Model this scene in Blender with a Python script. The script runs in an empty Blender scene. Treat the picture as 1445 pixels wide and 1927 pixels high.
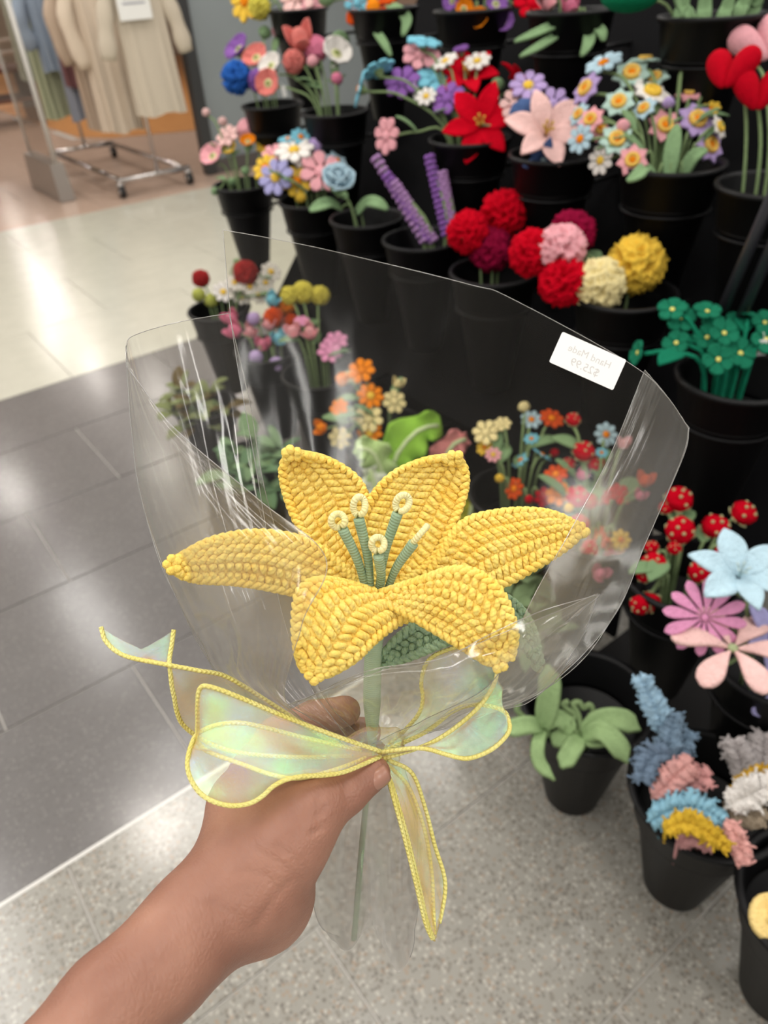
import bpy, bmesh, math, random
import numpy as np
from mathutils import Vector, Matrix, noise

# ---------------------------------------------------------------- camera, world, lights, exposure
sc = bpy.context.scene
C = sc.collection
W, H, F = 1445.0, 1927.0, 1385.46
CAMZ = 1.5
C0 = np.array([0.0, 0.0, CAMZ])
R = np.array([[0.79265659, 0.39791194, -0.46191084],
              [-0.60727015, 0.44817247, -0.65602164],
              [-0.05402312, 0.80050454, 0.59688691]])      # world from camera (x = far right floor joints, y = far left joints)
cam_d = bpy.data.cameras.new('camera')
cam = bpy.data.objects.new('camera', cam_d); C.objects.link(cam)
M4 = Matrix([[*R[0], 0], [*R[1], 0], [*R[2], CAMZ], [0, 0, 0, 1]])
cam.matrix_world = M4
cam_d.sensor_fit = 'VERTICAL'; cam_d.sensor_height = 9.8; cam_d.sensor_width = 7.35
cam_d.lens = F / H * 9.8
cam_d.clip_start = 0.02; cam_d.clip_end = 100
cam_d.dof.use_dof = True; cam_d.dof.focus_distance = 0.40; cam_d.dof.aperture_fstop = 2.3
sc.camera = cam

wd = bpy.data.worlds.new('mall_light'); sc.world = wd; wd.use_nodes = True
bg = wd.node_tree.nodes['Background']; bg.inputs[0].default_value = (1.0, 0.97, 0.94, 1); bg.inputs[1].default_value = 0.5

def area(x, y, z, sx, sy, power, col=(1, .965, .92), name='ceiling_lamp'):
    l = bpy.data.lights.new(name, 'AREA'); l.shape = 'RECTANGLE'; l.size = sx; l.size_y = sy; l.energy = power; l.color = col
    o = bpy.data.objects.new(name, l); C.objects.link(o); o.location = (x, y, z)
    return o
for x in (-2.4, -.9, .6, 2.1, 3.6):                # rows of slim strip lights along the mall
    for y in (-1.9, .6, 3.1, 5.6):
        area(x, y, 3.16, .26, 1.5, 19)
def downlight(x, y, power, r=.12):
    l = bpy.data.lights.new('downlight', 'AREA'); l.shape = 'DISK'; l.size = 2 * r; l.energy = power; l.color = (1, .93, .86)
    o = bpy.data.objects.new('downlight', l); C.objects.link(o); o.location = (x, y, 3.16)
for x, y in ((.61, 8.23), (.246, 3.27), (4.71, 20.6), (3.75, 19.4), (3.08, 15.5), (3.08, 14.5), (3.16, 13.15), (2.37, 12.5), (2.47, 10.7), (2.9, 9.36), (4.6, 11.0), (4.4, 13.0), (6.2, 12.5), (3.6, 8.2), (2.2, 7.6)):
    downlight(x, y, 13 if y < 8 else 15)
sc.view_settings.view_transform = 'Standard'; sc.view_settings.look = 'None'
sc.view_settings.gamma = 1.0; sc.view_settings.use_curve_mapping = False
sc.view_settings.exposure = 0.0
try:
    sc.cycles.max_bounces = 8; sc.cycles.transparent_max_bounces = 32; sc.cycles.diffuse_bounces = 3; sc.cycles.glossy_bounces = 3
    sc.cycles.use_denoising = True; sc.cycles.caustics_reflective = False; sc.cycles.caustics_refractive = False
    sc.cycles.sample_clamp_indirect = 6.0
except Exception:
    pass

# ---------------------------------------------------------------- helpers
RNG = random.Random(7)
def lin(h):
    h = h.lstrip('#')
    c = [int(h[i:i + 2], 16) / 255 for i in (0, 2, 4)]
    return tuple(v / 12.92 if v <= .04045 else ((v + .055) / 1.055) ** 2.4 for v in c)
def ray(px, py):
    return R @ np.array([(px - W / 2) / F, -(py - H / 2) / F, -1.0])
def at(px, py, d):
    return C0 + ray(px, py) * d
def atz(px, py, z=0.0):
    r = ray(px, py); return C0 + r * ((z - CAMZ) / r[2])
def atY(px, py, Y):
    r = ray(px, py); return C0 + r * (Y / r[1])
def depth_of(p):
    return -float((R.T @ (np.asarray(p) - C0))[2])
def nrm(v):
    v = np.asarray(v, float); return v / (np.linalg.norm(v) + 1e-12)

def cat(P, n):                                     # Catmull-Rom through the rows of P, n samples
    P = np.asarray(P, float); k = len(P)
    u = np.linspace(0, k - 1, n); i = np.minimum(u.astype(int), k - 2); f = (u - i)[:, None]
    Q = np.vstack([2 * P[0] - P[1], P, 2 * P[-1] - P[-2]])
    a, b, c, d = Q[i], Q[i + 1], Q[i + 2], Q[i + 3]
    return .5 * (2 * b + (c - a) * f + (2 * a - 5 * b + 4 * c - d) * f ** 2 + (3 * b - a - 3 * c + d) * f ** 3)

class MB:                                          # collects shapes, gives one mesh
    def __init__(self): self.V = []; self.F = []; self.U = []; self.n = 0
    def add(self, V, Fc, uv=None):
        V = np.asarray(V, float)
        self.V.append(V); self.F += [tuple(i + self.n for i in f) for f in Fc]; self.n += len(V)
        self.U.append(np.zeros((len(V), 2)) if uv is None else np.asarray(uv, float))
        return self
    def mesh(self, name, mat, smooth=True, org=None):
        V = np.vstack(self.V)
        if org is not None: V = V - np.asarray(org)
        me = bpy.data.meshes.new(name); me.from_pydata(V.tolist(), [], self.F)
        U = np.vstack(self.U)
        if U.any():
            idx = np.empty(len(me.loops), np.int32); me.loops.foreach_get('vertex_index', idx)
            me.uv_layers.new(name='UVMap').data.foreach_set('uv', U[idx].astype(np.float32).ravel())
        if smooth: me.polygons.foreach_set('use_smooth', np.ones(len(me.polygons), bool))
        if mat is not None: me.materials.append(mat)
        me.update(); return me
def obj(name, me, parent=None, M=None):
    o = bpy.data.objects.new(name, me); C.objects.link(o)
    if parent is not None: o.parent = parent
    if M is not None: o.matrix_basis = M
    return o
def tag(o, label=None, cat=None, group=None, kind=None):
    if label: o['label'] = label
    if cat: o['category'] = cat
    if group: o['group'] = group
    if kind: o['kind'] = kind
    return o
def thing(name, label, cat, loc=(0, 0, 0), group=None):
    o = bpy.data.objects.new(name, None); C.objects.link(o); o.location = tuple(float(v) for v in loc); o.empty_display_size = .05
    return tag(o, label, cat, group)

def tube(P, r, seg=8, cap=True, flat=None):        # tube along P with radii r; flat = (normal dir, factor)
    P = np.asarray(P, float); n = len(P); r = np.broadcast_to(np.asarray(r, float), (n,))
    T = np.gradient(P, axis=0); T /= np.linalg.norm(T, axis=1)[:, None] + 1e-12
    a = np.array([0, 0, 1.]) if abs(T[0][2]) < .9 else np.array([1., 0, 0])
    if flat is not None: a = np.asarray(flat[0], float)
    N = a - T[0] * (a @ T[0]); N = nrm(N); Ns = []
    for i in range(n):
        N = nrm(N - T[i] * (N @ T[i])); Ns.append(N)
    Ns = np.array(Ns); B = np.cross(T, Ns)
    th = np.linspace(0, 2 * np.pi, seg, endpoint=False)
    k = 1.0 if flat is None else flat[1]
    V = P[:, None] + r[:, None, None] * (k * np.cos(th)[None, :, None] * Ns[:, None] + np.sin(th)[None, :, None] * B[:, None])
    V = V.reshape(-1, 3); Fc = []
    for i in range(n - 1):
        for j in range(seg):
            q = (j + 1) % seg
            Fc.append((i * seg + j, i * seg + q, (i + 1) * seg + q, (i + 1) * seg + j))
    if cap:
        Fc.append(tuple(range(seg - 1, -1, -1))); Fc.append(tuple((n - 1) * seg + j for j in range(seg)))
    L = np.concatenate([[0], np.cumsum(np.linalg.norm(np.diff(P, axis=0), axis=1))])
    uv = np.stack([np.tile(th / (2 * np.pi), n), np.repeat(L, seg)], 1)
    return V, Fc, uv
def lathe(prof, seg=24, cx=0, cy=0, loop=False):               # prof: (radius, z) rows
    prof = np.asarray(prof, float); th = np.linspace(0, 2 * np.pi, seg, endpoint=False)
    V = np.stack([cx + prof[:, :1] * np.cos(th), cy + prof[:, :1] * np.sin(th), np.repeat(prof[:, 1:], seg, 1)], -1).reshape(-1, 3)
    n = len(prof); Fc = []
    for i in range(n - 1):
        for j in range(seg):
            q = (j + 1) % seg; Fc.append((i * seg + j, i * seg + q, (i + 1) * seg + q, (i + 1) * seg + j))
    if loop: Fc += [((n - 1) * seg + j, (n - 1) * seg + (j + 1) % seg, (j + 1) % seg, j) for j in range(seg)]
    else: Fc.append(tuple(range(seg - 1, -1, -1))); Fc.append(tuple((n - 1) * seg + j for j in range(seg)))
    return V, Fc
def grid(P):
    a, b = P.shape[:2]; Fc = []
    for i in range(a - 1):
        for j in range(b - 1): Fc.append((i * b + j, i * b + j + 1, (i + 1) * b + j + 1, (i + 1) * b + j))
    return P.reshape(-1, 3), Fc
def sheet(P, t):                                   # closed sheet of thickness t from a grid of points
    a, b = P.shape[:2]
    du = np.gradient(P, axis=0); dv = np.gradient(P, axis=1); N = np.cross(du, dv)
    N /= np.linalg.norm(N, axis=2)[..., None] + 1e-12
    V1, F1 = grid(P + N * t / 2); V2, F2 = grid(P - N * t / 2); n = a * b
    Fc = list(F1) + [tuple(i + n for i in reversed(f)) for f in F2]
    rim = [j for j in range(b)] + [i * b + b - 1 for i in range(1, a)] + [(a - 1) * b + j for j in range(b - 2, -1, -1)] + [i * b for i in range(a - 2, 0, -1)]
    for i in range(len(rim)):
        p, q = rim[i], rim[(i + 1) % len(rim)]; Fc.append((q, p, p + n, q + n))
    return np.vstack([V1, V2]), Fc
def box(x0, x1, y0, y1, z0, z1, bev=0.0):
    b = bev
    if b <= 0:
        V = [(x, y, z) for z in (z0, z1) for x, y in ((x0, y0), (x1, y0), (x1, y1), (x0, y1))]
        return V, [(3, 2, 1, 0), (4, 5, 6, 7), (0, 1, 5, 4), (1, 2, 6, 5), (2, 3, 7, 6), (3, 0, 4, 7)]
    rows = [(z0, b), (z0 + b, 0), (z1 - b, 0), (z1, b)]
    V = []; Fc = []
    for z, s in rows: V += [(x0 + s, y0 + s, z), (x1 - s, y0 + s, z), (x1 - s, y1 - s, z), (x0 + s, y1 - s, z)]
    for i in range(3):
        for j in range(4): q = (j + 1) % 4; Fc.append((i * 4 + j, i * 4 + q, i * 4 + 4 + q, i * 4 + 4 + j))
    return V, Fc + [(3, 2, 1, 0), (12, 13, 14, 15)]
def ball(n=2, r=1.0):
    bm = bmesh.new(); bmesh.ops.create_icosphere(bm, subdivisions=n, radius=r)
    V = np.array([v.co[:] for v in bm.verts]); Fc = [tuple(v.index for v in f.verts) for f in bm.faces]; bm.free()
    return V, Fc

# ---------------------------------------------------------------- materials
def newmat(name):
    m = bpy.data.materials.new(name); m.use_nodes = True
    nt = m.node_tree; return m, nt, nt.nodes['Principled BSDF'], nt.nodes['Material Output']
def nd(nt, kind, **kw):
    n = nt.nodes.new(kind)
    for k, v in kw.items():
        if k.startswith('i_'):
            key = k[2:]; n.inputs[int(key) if key.isdigit() else key].default_value = v
        else: setattr(n, k, v)
    return n
def plain(name, hexc, rough=.5, metal=0.0, spec=None):
    m, nt, p, o = newmat(name); p.inputs['Base Color'].default_value = (*lin(hexc), 1); p.inputs['Roughness'].default_value = rough
    p.inputs['Metallic'].default_value = metal
    if spec is not None: p.inputs['Specular IOR Level'].default_value = spec
    return m
_wool = {}
def wool(hexc, scale=260.0, bump=.5, var=.18):     # knitted yarn: stitch cells and a little shade variation of the dye
    key = (hexc, scale)
    if key in _wool: return _wool[key]
    m, nt, p, o = newmat('yarn_' + hexc.strip('#'))
    L = nt.links.new; tc = nd(nt, 'ShaderNodeTexCoord')
    vo = nd(nt, 'ShaderNodeTexVoronoi', i_Scale=scale); L(tc.outputs['Object'], vo.inputs['Vector'])
    no = nd(nt, 'ShaderNodeTexNoise', i_Scale=scale * .35); L(tc.outputs['Object'], no.inputs['Vector'])
    mx = nd(nt, 'ShaderNodeMix', data_type='RGBA'); c = lin(hexc)
    mx.inputs[6].default_value = (*[v * (1 - var) for v in c], 1); mx.inputs[7].default_value = (*[min(1, v * (1 + var * .6)) for v in c], 1)
    L(no.outputs[0], mx.inputs[0]); L(mx.outputs[2], p.inputs['Base Color'])
    bp = nd(nt, 'ShaderNodeBump', invert=True, i_Strength=bump, i_Distance=.004); L(vo.outputs['Distance'], bp.inputs['Height']); L(bp.outputs[0], p.inputs['Normal'])
    p.inputs['Roughness'].default_value = .95; p.inputs['Specular IOR Level'].default_value = .06
    p.inputs['Sheen Weight'].default_value = .06; p.inputs['Sheen Roughness'].default_value = .6; p.inputs['Sheen Tint'].default_value = (*c, 1)
    _wool[key] = m; return m
def yarn_uv(name, hexc, dark, plies=3.0, turns=330.0, bump=.6):   # plied yarn: slanted strands wound along each tube's UV
    m, nt, p, o = newmat(name); L = nt.links.new
    uv = nd(nt, 'ShaderNodeUVMap'); sp = nd(nt, 'ShaderNodeSeparateXYZ'); L(uv.outputs[0], sp.inputs[0])
    a = nd(nt, 'ShaderNodeMath', operation='MULTIPLY', i_1=plies * 2 * math.pi); L(sp.outputs[0], a.inputs[0])
    b = nd(nt, 'ShaderNodeMath', operation='MULTIPLY_ADD', i_1=turns * 2 * math.pi); L(sp.outputs[1], b.inputs[0]); L(a.outputs[0], b.inputs[2])
    s = nd(nt, 'ShaderNodeMath', operation='SINE'); L(b.outputs[0], s.inputs[0])
    tc = nd(nt, 'ShaderNodeTexCoord'); no = nd(nt, 'ShaderNodeTexNoise', i_Scale=900.0, i_Detail=3.0); L(tc.outputs['Object'], no.inputs['Vector'])
    hgt = nd(nt, 'ShaderNodeMath', operation='MULTIPLY_ADD', i_1=.35); L(s.outputs[0], hgt.inputs[0]); L(no.outputs[0], hgt.inputs[2])
    bp = nd(nt, 'ShaderNodeBump', i_Strength=bump, i_Distance=.0012); L(hgt.outputs[0], bp.inputs['Height']); L(bp.outputs[0], p.inputs['Normal'])
    n2 = nd(nt, 'ShaderNodeTexNoise', i_Scale=60.0); L(tc.outputs['Object'], n2.inputs['Vector'])
    mx = nd(nt, 'ShaderNodeMix', data_type='RGBA'); mx.inputs[6].default_value = (*lin(dark), 1); mx.inputs[7].default_value = (*lin(hexc), 1)
    rm = nd(nt, 'ShaderNodeMapRange', i_1=.3, i_2=.6); L(n2.outputs[0], rm.inputs[0]); L(rm.outputs[0], mx.inputs[0]); L(mx.outputs[2], p.inputs['Base Color'])
    p.inputs['Roughness'].default_value = .9; p.inputs['Specular IOR Level'].default_value = .08
    p.inputs['Sheen Weight'].default_value = .1; p.inputs['Sheen Roughness'].default_value = .5; p.inputs['Sheen Tint'].default_value = (*lin(hexc), 1)
    p.inputs['Subsurface Weight'].default_value = .25; p.inputs['Subsurface Radius'].default_value = (.004, .003, .001); p.inputs['Subsurface Scale'].default_value = .5
    return m
def terrazzo(name, base, chips, rough=.16, scale=70.0, amount=.5):
    m, nt, p, o = newmat(name); L = nt.links.new; tc = nd(nt, 'ShaderNodeTexCoord')
    geo = nd(nt, 'ShaderNodeNewGeometry')
    no = nd(nt, 'ShaderNodeTexNoise', i_Scale=9.0, i_Detail=4.0); L(geo.outputs['Position'], no.inputs['Vector'])
    mx = nd(nt, 'ShaderNodeMix', data_type='RGBA'); c = lin(base)
    mx.inputs[6].default_value = (*[v * .9 for v in c], 1); mx.inputs[7].default_value = (*[min(1, v * 1.1) for v in c], 1); L(no.outputs[0], mx.inputs[0])
    last = mx.outputs[2]
    for i, (col, sc_, th) in enumerate(chips):
        vo = nd(nt, 'ShaderNodeTexVoronoi', i_Scale=sc_); vo.inputs['Randomness'].default_value = 1.0
        mp = nd(nt, 'ShaderNodeMapping'); mp.inputs['Location'].default_value = (i * 3.1, i * 1.7, 0); L(geo.outputs['Position'], mp.inputs[0]); L(mp.outputs[0], vo.inputs['Vector'])
        sx = nd(nt, 'ShaderNodeSeparateXYZ'); L(vo.outputs['Color'], sx.inputs[0])
        gt = nd(nt, 'ShaderNodeMath', operation='GREATER_THAN', i_1=th); L(sx.outputs[0], gt.inputs[0])
        ds = nd(nt, 'ShaderNodeMapRange', i_1=.52, i_2=.32); L(vo.outputs['Distance'], ds.inputs[0])
        mu = nd(nt, 'ShaderNodeMath', operation='MULTIPLY'); L(gt.outputs[0], mu.inputs[0]); L(ds.outputs[0], mu.inputs[1])
        mu2 = nd(nt, 'ShaderNodeMath', operation='MULTIPLY', i_1=amount); L(mu.outputs[0], mu2.inputs[0])
        m2 = nd(nt, 'ShaderNodeMix', data_type='RGBA'); m2.inputs[7].default_value = (*lin(col), 1); L(last, m2.inputs[6]); L(mu2.outputs[0], m2.inputs[0]); last = m2.outputs[2]
    L(last, p.inputs['Base Color']); p.inputs['Roughness'].default_value = rough
    wv = nd(nt, 'ShaderNodeTexNoise', i_Scale=4.0, i_Detail=2.0); L(geo.outputs['Position'], wv.inputs['Vector'])
    bp = nd(nt, 'ShaderNodeBump', i_Strength=.05, i_Distance=.02); L(wv.outputs[0], bp.inputs['Height']); L(bp.outputs[0], p.inputs['Normal'])
    return m
def film_mat(name, tint='#f7f6f2', haze=.03, refl=.075, rough=.055):
    m, nt, p, o = newmat(name); nt.nodes.remove(p); L = nt.links.new
    lw = nd(nt, 'ShaderNodeLayerWeight', i_Blend=.5)
    pw = nd(nt, 'ShaderNodeMath', operation='POWER', i_1=4.0); L(lw.outputs['Facing'], pw.inputs[0])
    fa = nd(nt, 'ShaderNodeMath', operation='MULTIPLY_ADD', use_clamp=True, i_1=.85, i_2=refl); L(pw.outputs[0], fa.inputs[0])
    tr = nd(nt, 'ShaderNodeBsdfTransparent'); tr.inputs[0].default_value = (*lin(tint), 1)
    gl = nd(nt, 'ShaderNodeBsdfAnisotropic' if False else 'ShaderNodeBsdfGlossy', i_Roughness=rough); gl.inputs[0].default_value = (1, 1, 1, 1)
    tc = nd(nt, 'ShaderNodeTexCoord'); mp = nd(nt, 'ShaderNodeMapping'); mp.inputs['Scale'].default_value = (1, 1, .35); L(tc.outputs['Object'], mp.inputs[0])
    no = nd(nt, 'ShaderNodeTexNoise', i_Scale=22.0, i_Detail=2.0); L(mp.outputs[0], no.inputs['Vector'])
    bp = nd(nt, 'ShaderNodeBump', i_Strength=.2, i_Distance=.006); L(no.outputs[0], bp.inputs['Height']); L(bp.outputs[0], gl.inputs['Normal'])
    m1 = nd(nt, 'ShaderNodeMixShader'); L(fa.outputs[0], m1.inputs[0]); L(tr.outputs[0], m1.inputs[1]); L(gl.outputs[0], m1.inputs[2])
    df = nd(nt, 'ShaderNodeBsdfTranslucent'); df.inputs[0].default_value = (.9, .9, .9, 1)
    m2 = nd(nt, 'ShaderNodeMixShader', i_0=haze); L(m1.outputs[0], m2.inputs[1]); L(df.outputs[0], m2.inputs[2]); L(m2.outputs[0], o.inputs[0])
    return m
def organza(name):
    m, nt, p, o = newmat(name); L = nt.links.new
    p.inputs['Base Color'].default_value = (*lin('#6a684f'), 1); p.inputs['Roughness'].default_value = .19
    p.inputs['IOR'].default_value = 2.0; p.inputs['Specular IOR Level'].default_value = .5
    p.inputs['Thin Film IOR'].default_value = 1.36
    tc = nd(nt, 'ShaderNodeTexCoord'); no = nd(nt, 'ShaderNodeTexNoise', i_Scale=30.0, i_Detail=2.0); L(tc.outputs['Object'], no.inputs['Vector'])
    tf = nd(nt, 'ShaderNodeMapRange', i_1=.3, i_2=.7, i_3=315.0, i_4=392.0); L(no.outputs[0], tf.inputs[0]); L(tf.outputs[0], p.inputs['Thin Film Thickness'])
    n2 = nd(nt, 'ShaderNodeTexNoise', i_Scale=1500.0); L(tc.outputs['Object'], n2.inputs['Vector'])
    bp = nd(nt, 'ShaderNodeBump', i_Strength=.6, i_Distance=.0008); L(n2.outputs[0], bp.inputs['Height']); L(bp.outputs[0], p.inputs['Normal'])
    tr = nd(nt, 'ShaderNodeBsdfTransparent')
    lw = nd(nt, 'ShaderNodeLayerWeight', i_Blend=.5)
    mc = nd(nt, 'ShaderNodeMix', data_type='RGBA'); L(lw.outputs['Facing'], mc.inputs[0]); mc.inputs[6].default_value = (.93, .92, .82, 1); mc.inputs[7].default_value = (.6, .6, .47, 1); L(mc.outputs[2], tr.inputs[0])
    ad = nd(nt, 'ShaderNodeAddShader'); L(tr.outputs[0], ad.inputs[0]); L(p.outputs[0], ad.inputs[1]); L(ad.outputs[0], o.inputs[0])
    return m
def skin_mat():
    m, nt, p, o = newmat('skin'); L = nt.links.new; tc = nd(nt, 'ShaderNodeTexCoord')
    no = nd(nt, 'ShaderNodeTexNoise', i_Scale=26.0, i_Detail=4.0); L(tc.outputs['Object'], no.inputs['Vector'])
    rp = nd(nt, 'ShaderNodeValToRGB'); L(no.outputs[0], rp.inputs[0])
    e = rp.color_ramp.elements; e[0].position = .3; e[0].color = (*lin('#8c5e4c'), 1); e[1].position = .7; e[1].color = (*lin('#a97a65'), 1)
    L(rp.outputs[0], p.inputs['Base Color'])
    mp = nd(nt, 'ShaderNodeMapping'); mp.inputs['Rotation'].default_value = (0, .5, .7); mp.inputs['Scale'].default_value = (1, .45, 1); L(tc.outputs['Object'], mp.inputs[0])
    vo = nd(nt, 'ShaderNodeTexVoronoi', feature='DISTANCE_TO_EDGE', i_Scale=420.0); L(mp.outputs[0], vo.inputs['Vector'])
    n2 = nd(nt, 'ShaderNodeTexNoise', i_Scale=150.0, i_Detail=5.0); L(mp.outputs[0], n2.inputs['Vector'])
    ad = nd(nt, 'ShaderNodeMath', operation='ADD'); L(vo.outputs[0], ad.inputs[0]); L(n2.outputs[0], ad.inputs[1])
    bp = nd(nt, 'ShaderNodeBump', i_Strength=.3, i_Distance=.0012); L(ad.outputs[0], bp.inputs['Height']); L(bp.outputs[0], p.inputs['Normal'])
    p.inputs['Roughness'].default_value = .48; p.inputs['Subsurface Weight'].default_value = .2
    p.inputs['Subsurface Radius'].default_value = (.008, .003, .0015); p.inputs['Subsurface Scale'].default_value = .6
    return m
BLACK = plain('black_plastic', '#08080a', .48, spec=.25)
BLACKM = plain('black_metal', '#070709', .5, spec=.2)
CHROME = plain('chrome', '#c9c6c4', .18, 1.0)
WHITE = plain('paper', '#e9e8e4', .6)
STEM = wool('#7f9468', 300)
LEAF = wool('#84a277', 260)

# ---------------------------------------------------------------- the setting
GROUT = plain('grout', '#bcb8b1', .4)
T_LIGHT = terrazzo('terrazzo_light', '#96938b', [('#777067', 95, .55), ('#bdb8ae', 110, .6), ('#625c57', 140, .72), ('#9c8672', 120, .8)], .19, amount=.62)
T_DARK = terrazzo('terrazzo_dark', '#6d6a69', [('#605d5c', 100, .6), ('#8c8885', 120, .7), ('#68635f', 150, .75)], .2, amount=.4)
T_CREAM = terrazzo('terrazzo_cream', '#c3c1b3', [('#b9b5a6', 60, .6)], .2, amount=.3)
T_TAN = terrazzo('terrazzo_tan', '#c0a796', [('#b0988a', 60, .6)], .2, amount=.3)
def slab(name, pts, z0, z1, mat, parent=None):
    n = len(pts); V = [(x, y, z0) for x, y in pts] + [(x, y, z1) for x, y in pts]
    Fc = [tuple(range(n - 1, -1, -1)), tuple(range(n, 2 * n))] + [(i, (i + 1) % n, n + (i + 1) % n, n + i) for i in range(n)]
    return obj(name, MB().add(V, Fc).mesh(name, mat, smooth=False), parent)
floor = tag(slab('floor', [(-6, -4), (9, -4), (9, 24), (-6, 24)], -.12, -.004, GROUT), 'polished mall floor of dark and light terrazzo tiles', 'floor', kind='structure')
def tile(x0, x1, y0, y1, mat, g=.0021):
    V, Fc = box(x0 + g, x1 - g, y0 + g, y1 - g, -.004, 0.0, .0012)
    obj('tile', MB().add(V, Fc).mesh('tile', mat, smooth=False), floor)
YR = [-.69, -.24, .21, .66, 1.103, 1.555, 2.02, 2.49, 2.99, 3.49]
XJ = [.9, .575, .236, -.11, .217, -.117, .2, .545, .2]
for k in range(len(YR) - 1):
    x = XJ[k] - 1.8
    while x < 2.6:
        tile(x, x + .9, YR[k], YR[k + 1], T_LIGHT if k < 4 else T_DARK); x += .9
obj('border_strip', MB().add(*box(-3, 2.6, 1.099, 1.108, -.004, .0008, .0006)).mesh('border_strip', plain('white_strip', '#d9d7d2', .25), False), floor)
y, k = 3.49, 0
while y < 6.4:
    x = -2.0 + (k % 2) * .45
    while x < 4.6: tile(x, x + .9, y, y + .75, T_CREAM); x += .9
    y += .75; k += 1
while y < 13.5:
    x = -1.6 + (k % 2) * .45
    while x < (4.7 if y < 9 else 2.9): tile(x, min(x + .9, 9 if y < 9 else 2.99), y, y + .9, T_TAN); x += .9
    y += .9; k += 1
slab('tile', [(3.0, 9.195), (4.6, 9.195), (4.6, 9.25), (4.1, 9.34), (3.22, 9.78), (3.0, 10.1)], -.004, 0, T_TAN, floor)
m, nt, p, o_ = newmat('wood_floor'); L = nt.links.new
geo = nd(nt, 'ShaderNodeNewGeometry'); mp = nd(nt, 'ShaderNodeMapping'); mp.inputs['Scale'].default_value = (9, 1, 1); L(geo.outputs['Position'], mp.inputs[0])
no = nd(nt, 'ShaderNodeTexNoise', i_Scale=2.0, i_Detail=4.0); L(mp.outputs[0], no.inputs['Vector'])
mx = nd(nt, 'ShaderNodeMix', data_type='RGBA'); mx.inputs[6].default_value = (*lin('#b87a44'), 1); mx.inputs[7].default_value = (*lin('#dba265'), 1)
L(no.outputs[0], mx.inputs[0]); L(mx.outputs[2], p.inputs['Base Color']); p.inputs['Roughness'].default_value = .3
tag(slab('floor_wood', [(3.03, 23), (3.0, 10.2), (3.25, 9.8), (4.1, 9.36), (8.9, 9.2), (8.9, 23)], -.004, .006, m), 'warm orange wood floor of the clothes shop', 'floor', kind='structure')
CEIL = plain('ceiling_paint', '#e4e2de', .8)
tag(slab('ceiling', [(-6, -4), (9, -4), (9, 24), (-6, 24)], 3.2, 3.3, CEIL), 'white mall ceiling with recessed lamps', 'ceiling', kind='structure')
tag(slab('wall_back', [(-6, 23.0), (9, 23.0), (9, 23.2), (-6, 23.2)], 0, 3.2, plain('shop_wall', '#c9b8a4', .7)), 'pale back wall of the clothes shop', 'wall', kind='structure')
tag(slab('wall_side', [(8.6, 9), (8.8, 9), (8.8, 23.0), (8.6, 23.0)], 0.01, 3.2, plain('shop_wall_side', '#a8988a', .7)), 'pale side wall of the clothes shop', 'wall', kind='structure')
colm = tag(slab('column', [(3.2, 6.94), (5.2, 6.94), (5.2, 7.12), (3.2, 7.12)], 0.0, 3.2, plain('grey_panel', '#8b9294', .45)), 'grey panelled column beside the flower stand', 'column', kind='structure')
obj('corner_trim', MB().add(*box(3.12, 3.22, 6.90, 7.0, 0, 3.2, .01)).mesh('corner_trim', plain('dark_trim', '#4a4a4a', .35, .6), False), colm)
obj('baseboard', MB().add(*box(3.18, 5.2, 6.91, 6.96, 0, .12, .004)).mesh('baseboard', plain('dark_skirting', '#57524f', .4), False), colm)

# ---------------------------------------------------------------- clothes shop at the far end
def bar(mb, a, b, r, seg=8): mb.add(*tube(np.array([a, b], float), r, seg))
RX0, RX1, RY0, RY1 = 2.23, 2.86, 6.74, 8.6
rack = thing('garment_rack', 'chrome rolling clothes rack on black casters beside the grey column', 'clothes rack', (2.5, 7.6, 0))
rog = np.array([2.5, 7.6, 0])
def rackpart(name, fn, mat):
    mb = MB(); fn(mb); return obj(name, mb.mesh(name, mat, org=rog), rack)
for x in (RX0 + .02, RX1 - .02): rackpart('side_bar', lambda mb: mb.add(*box(x - .02, x + .02, RY0, RY1, .12, .15, .004)), CHROME)
for y in (RY0, RY1): rackpart('end_bar', lambda mb: mb.add(*box(RX0 - .02, RX1 + .02, y - .02, y + .02, .115, .155, .004)), CHROME)
for y in (RY0, RY1): rackpart('upright', lambda mb: bar(mb, (2.58, y, .15), (2.58, y, 1.72), .016), CHROME)
rackpart('hanging_rail', lambda mb: bar(mb, (2.58, RY0 - .2, 1.72), (2.58, RY1 + .05, 1.72), .016), CHROME)
rub = plain('black_rubber', '#1a1a1a', .5)
for x in (RX0, RX1):
    for y in (RY0, RY1):
        cp = rackpart('caster', lambda mb: (bar(mb, (x - .022, y, .05), (x + .022, y, .05), .05, 20)), rub)
        mb = MB(); bar(mb, (x - .028, y, .05), (x + .028, y, .05), .022, 12); mb.add(*box(x - .03, x + .03, y - .018, y + .018, .085, .12, .004)); obj('caster_hub', mb.mesh('caster_hub', CHROME, org=rog), cp)

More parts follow.
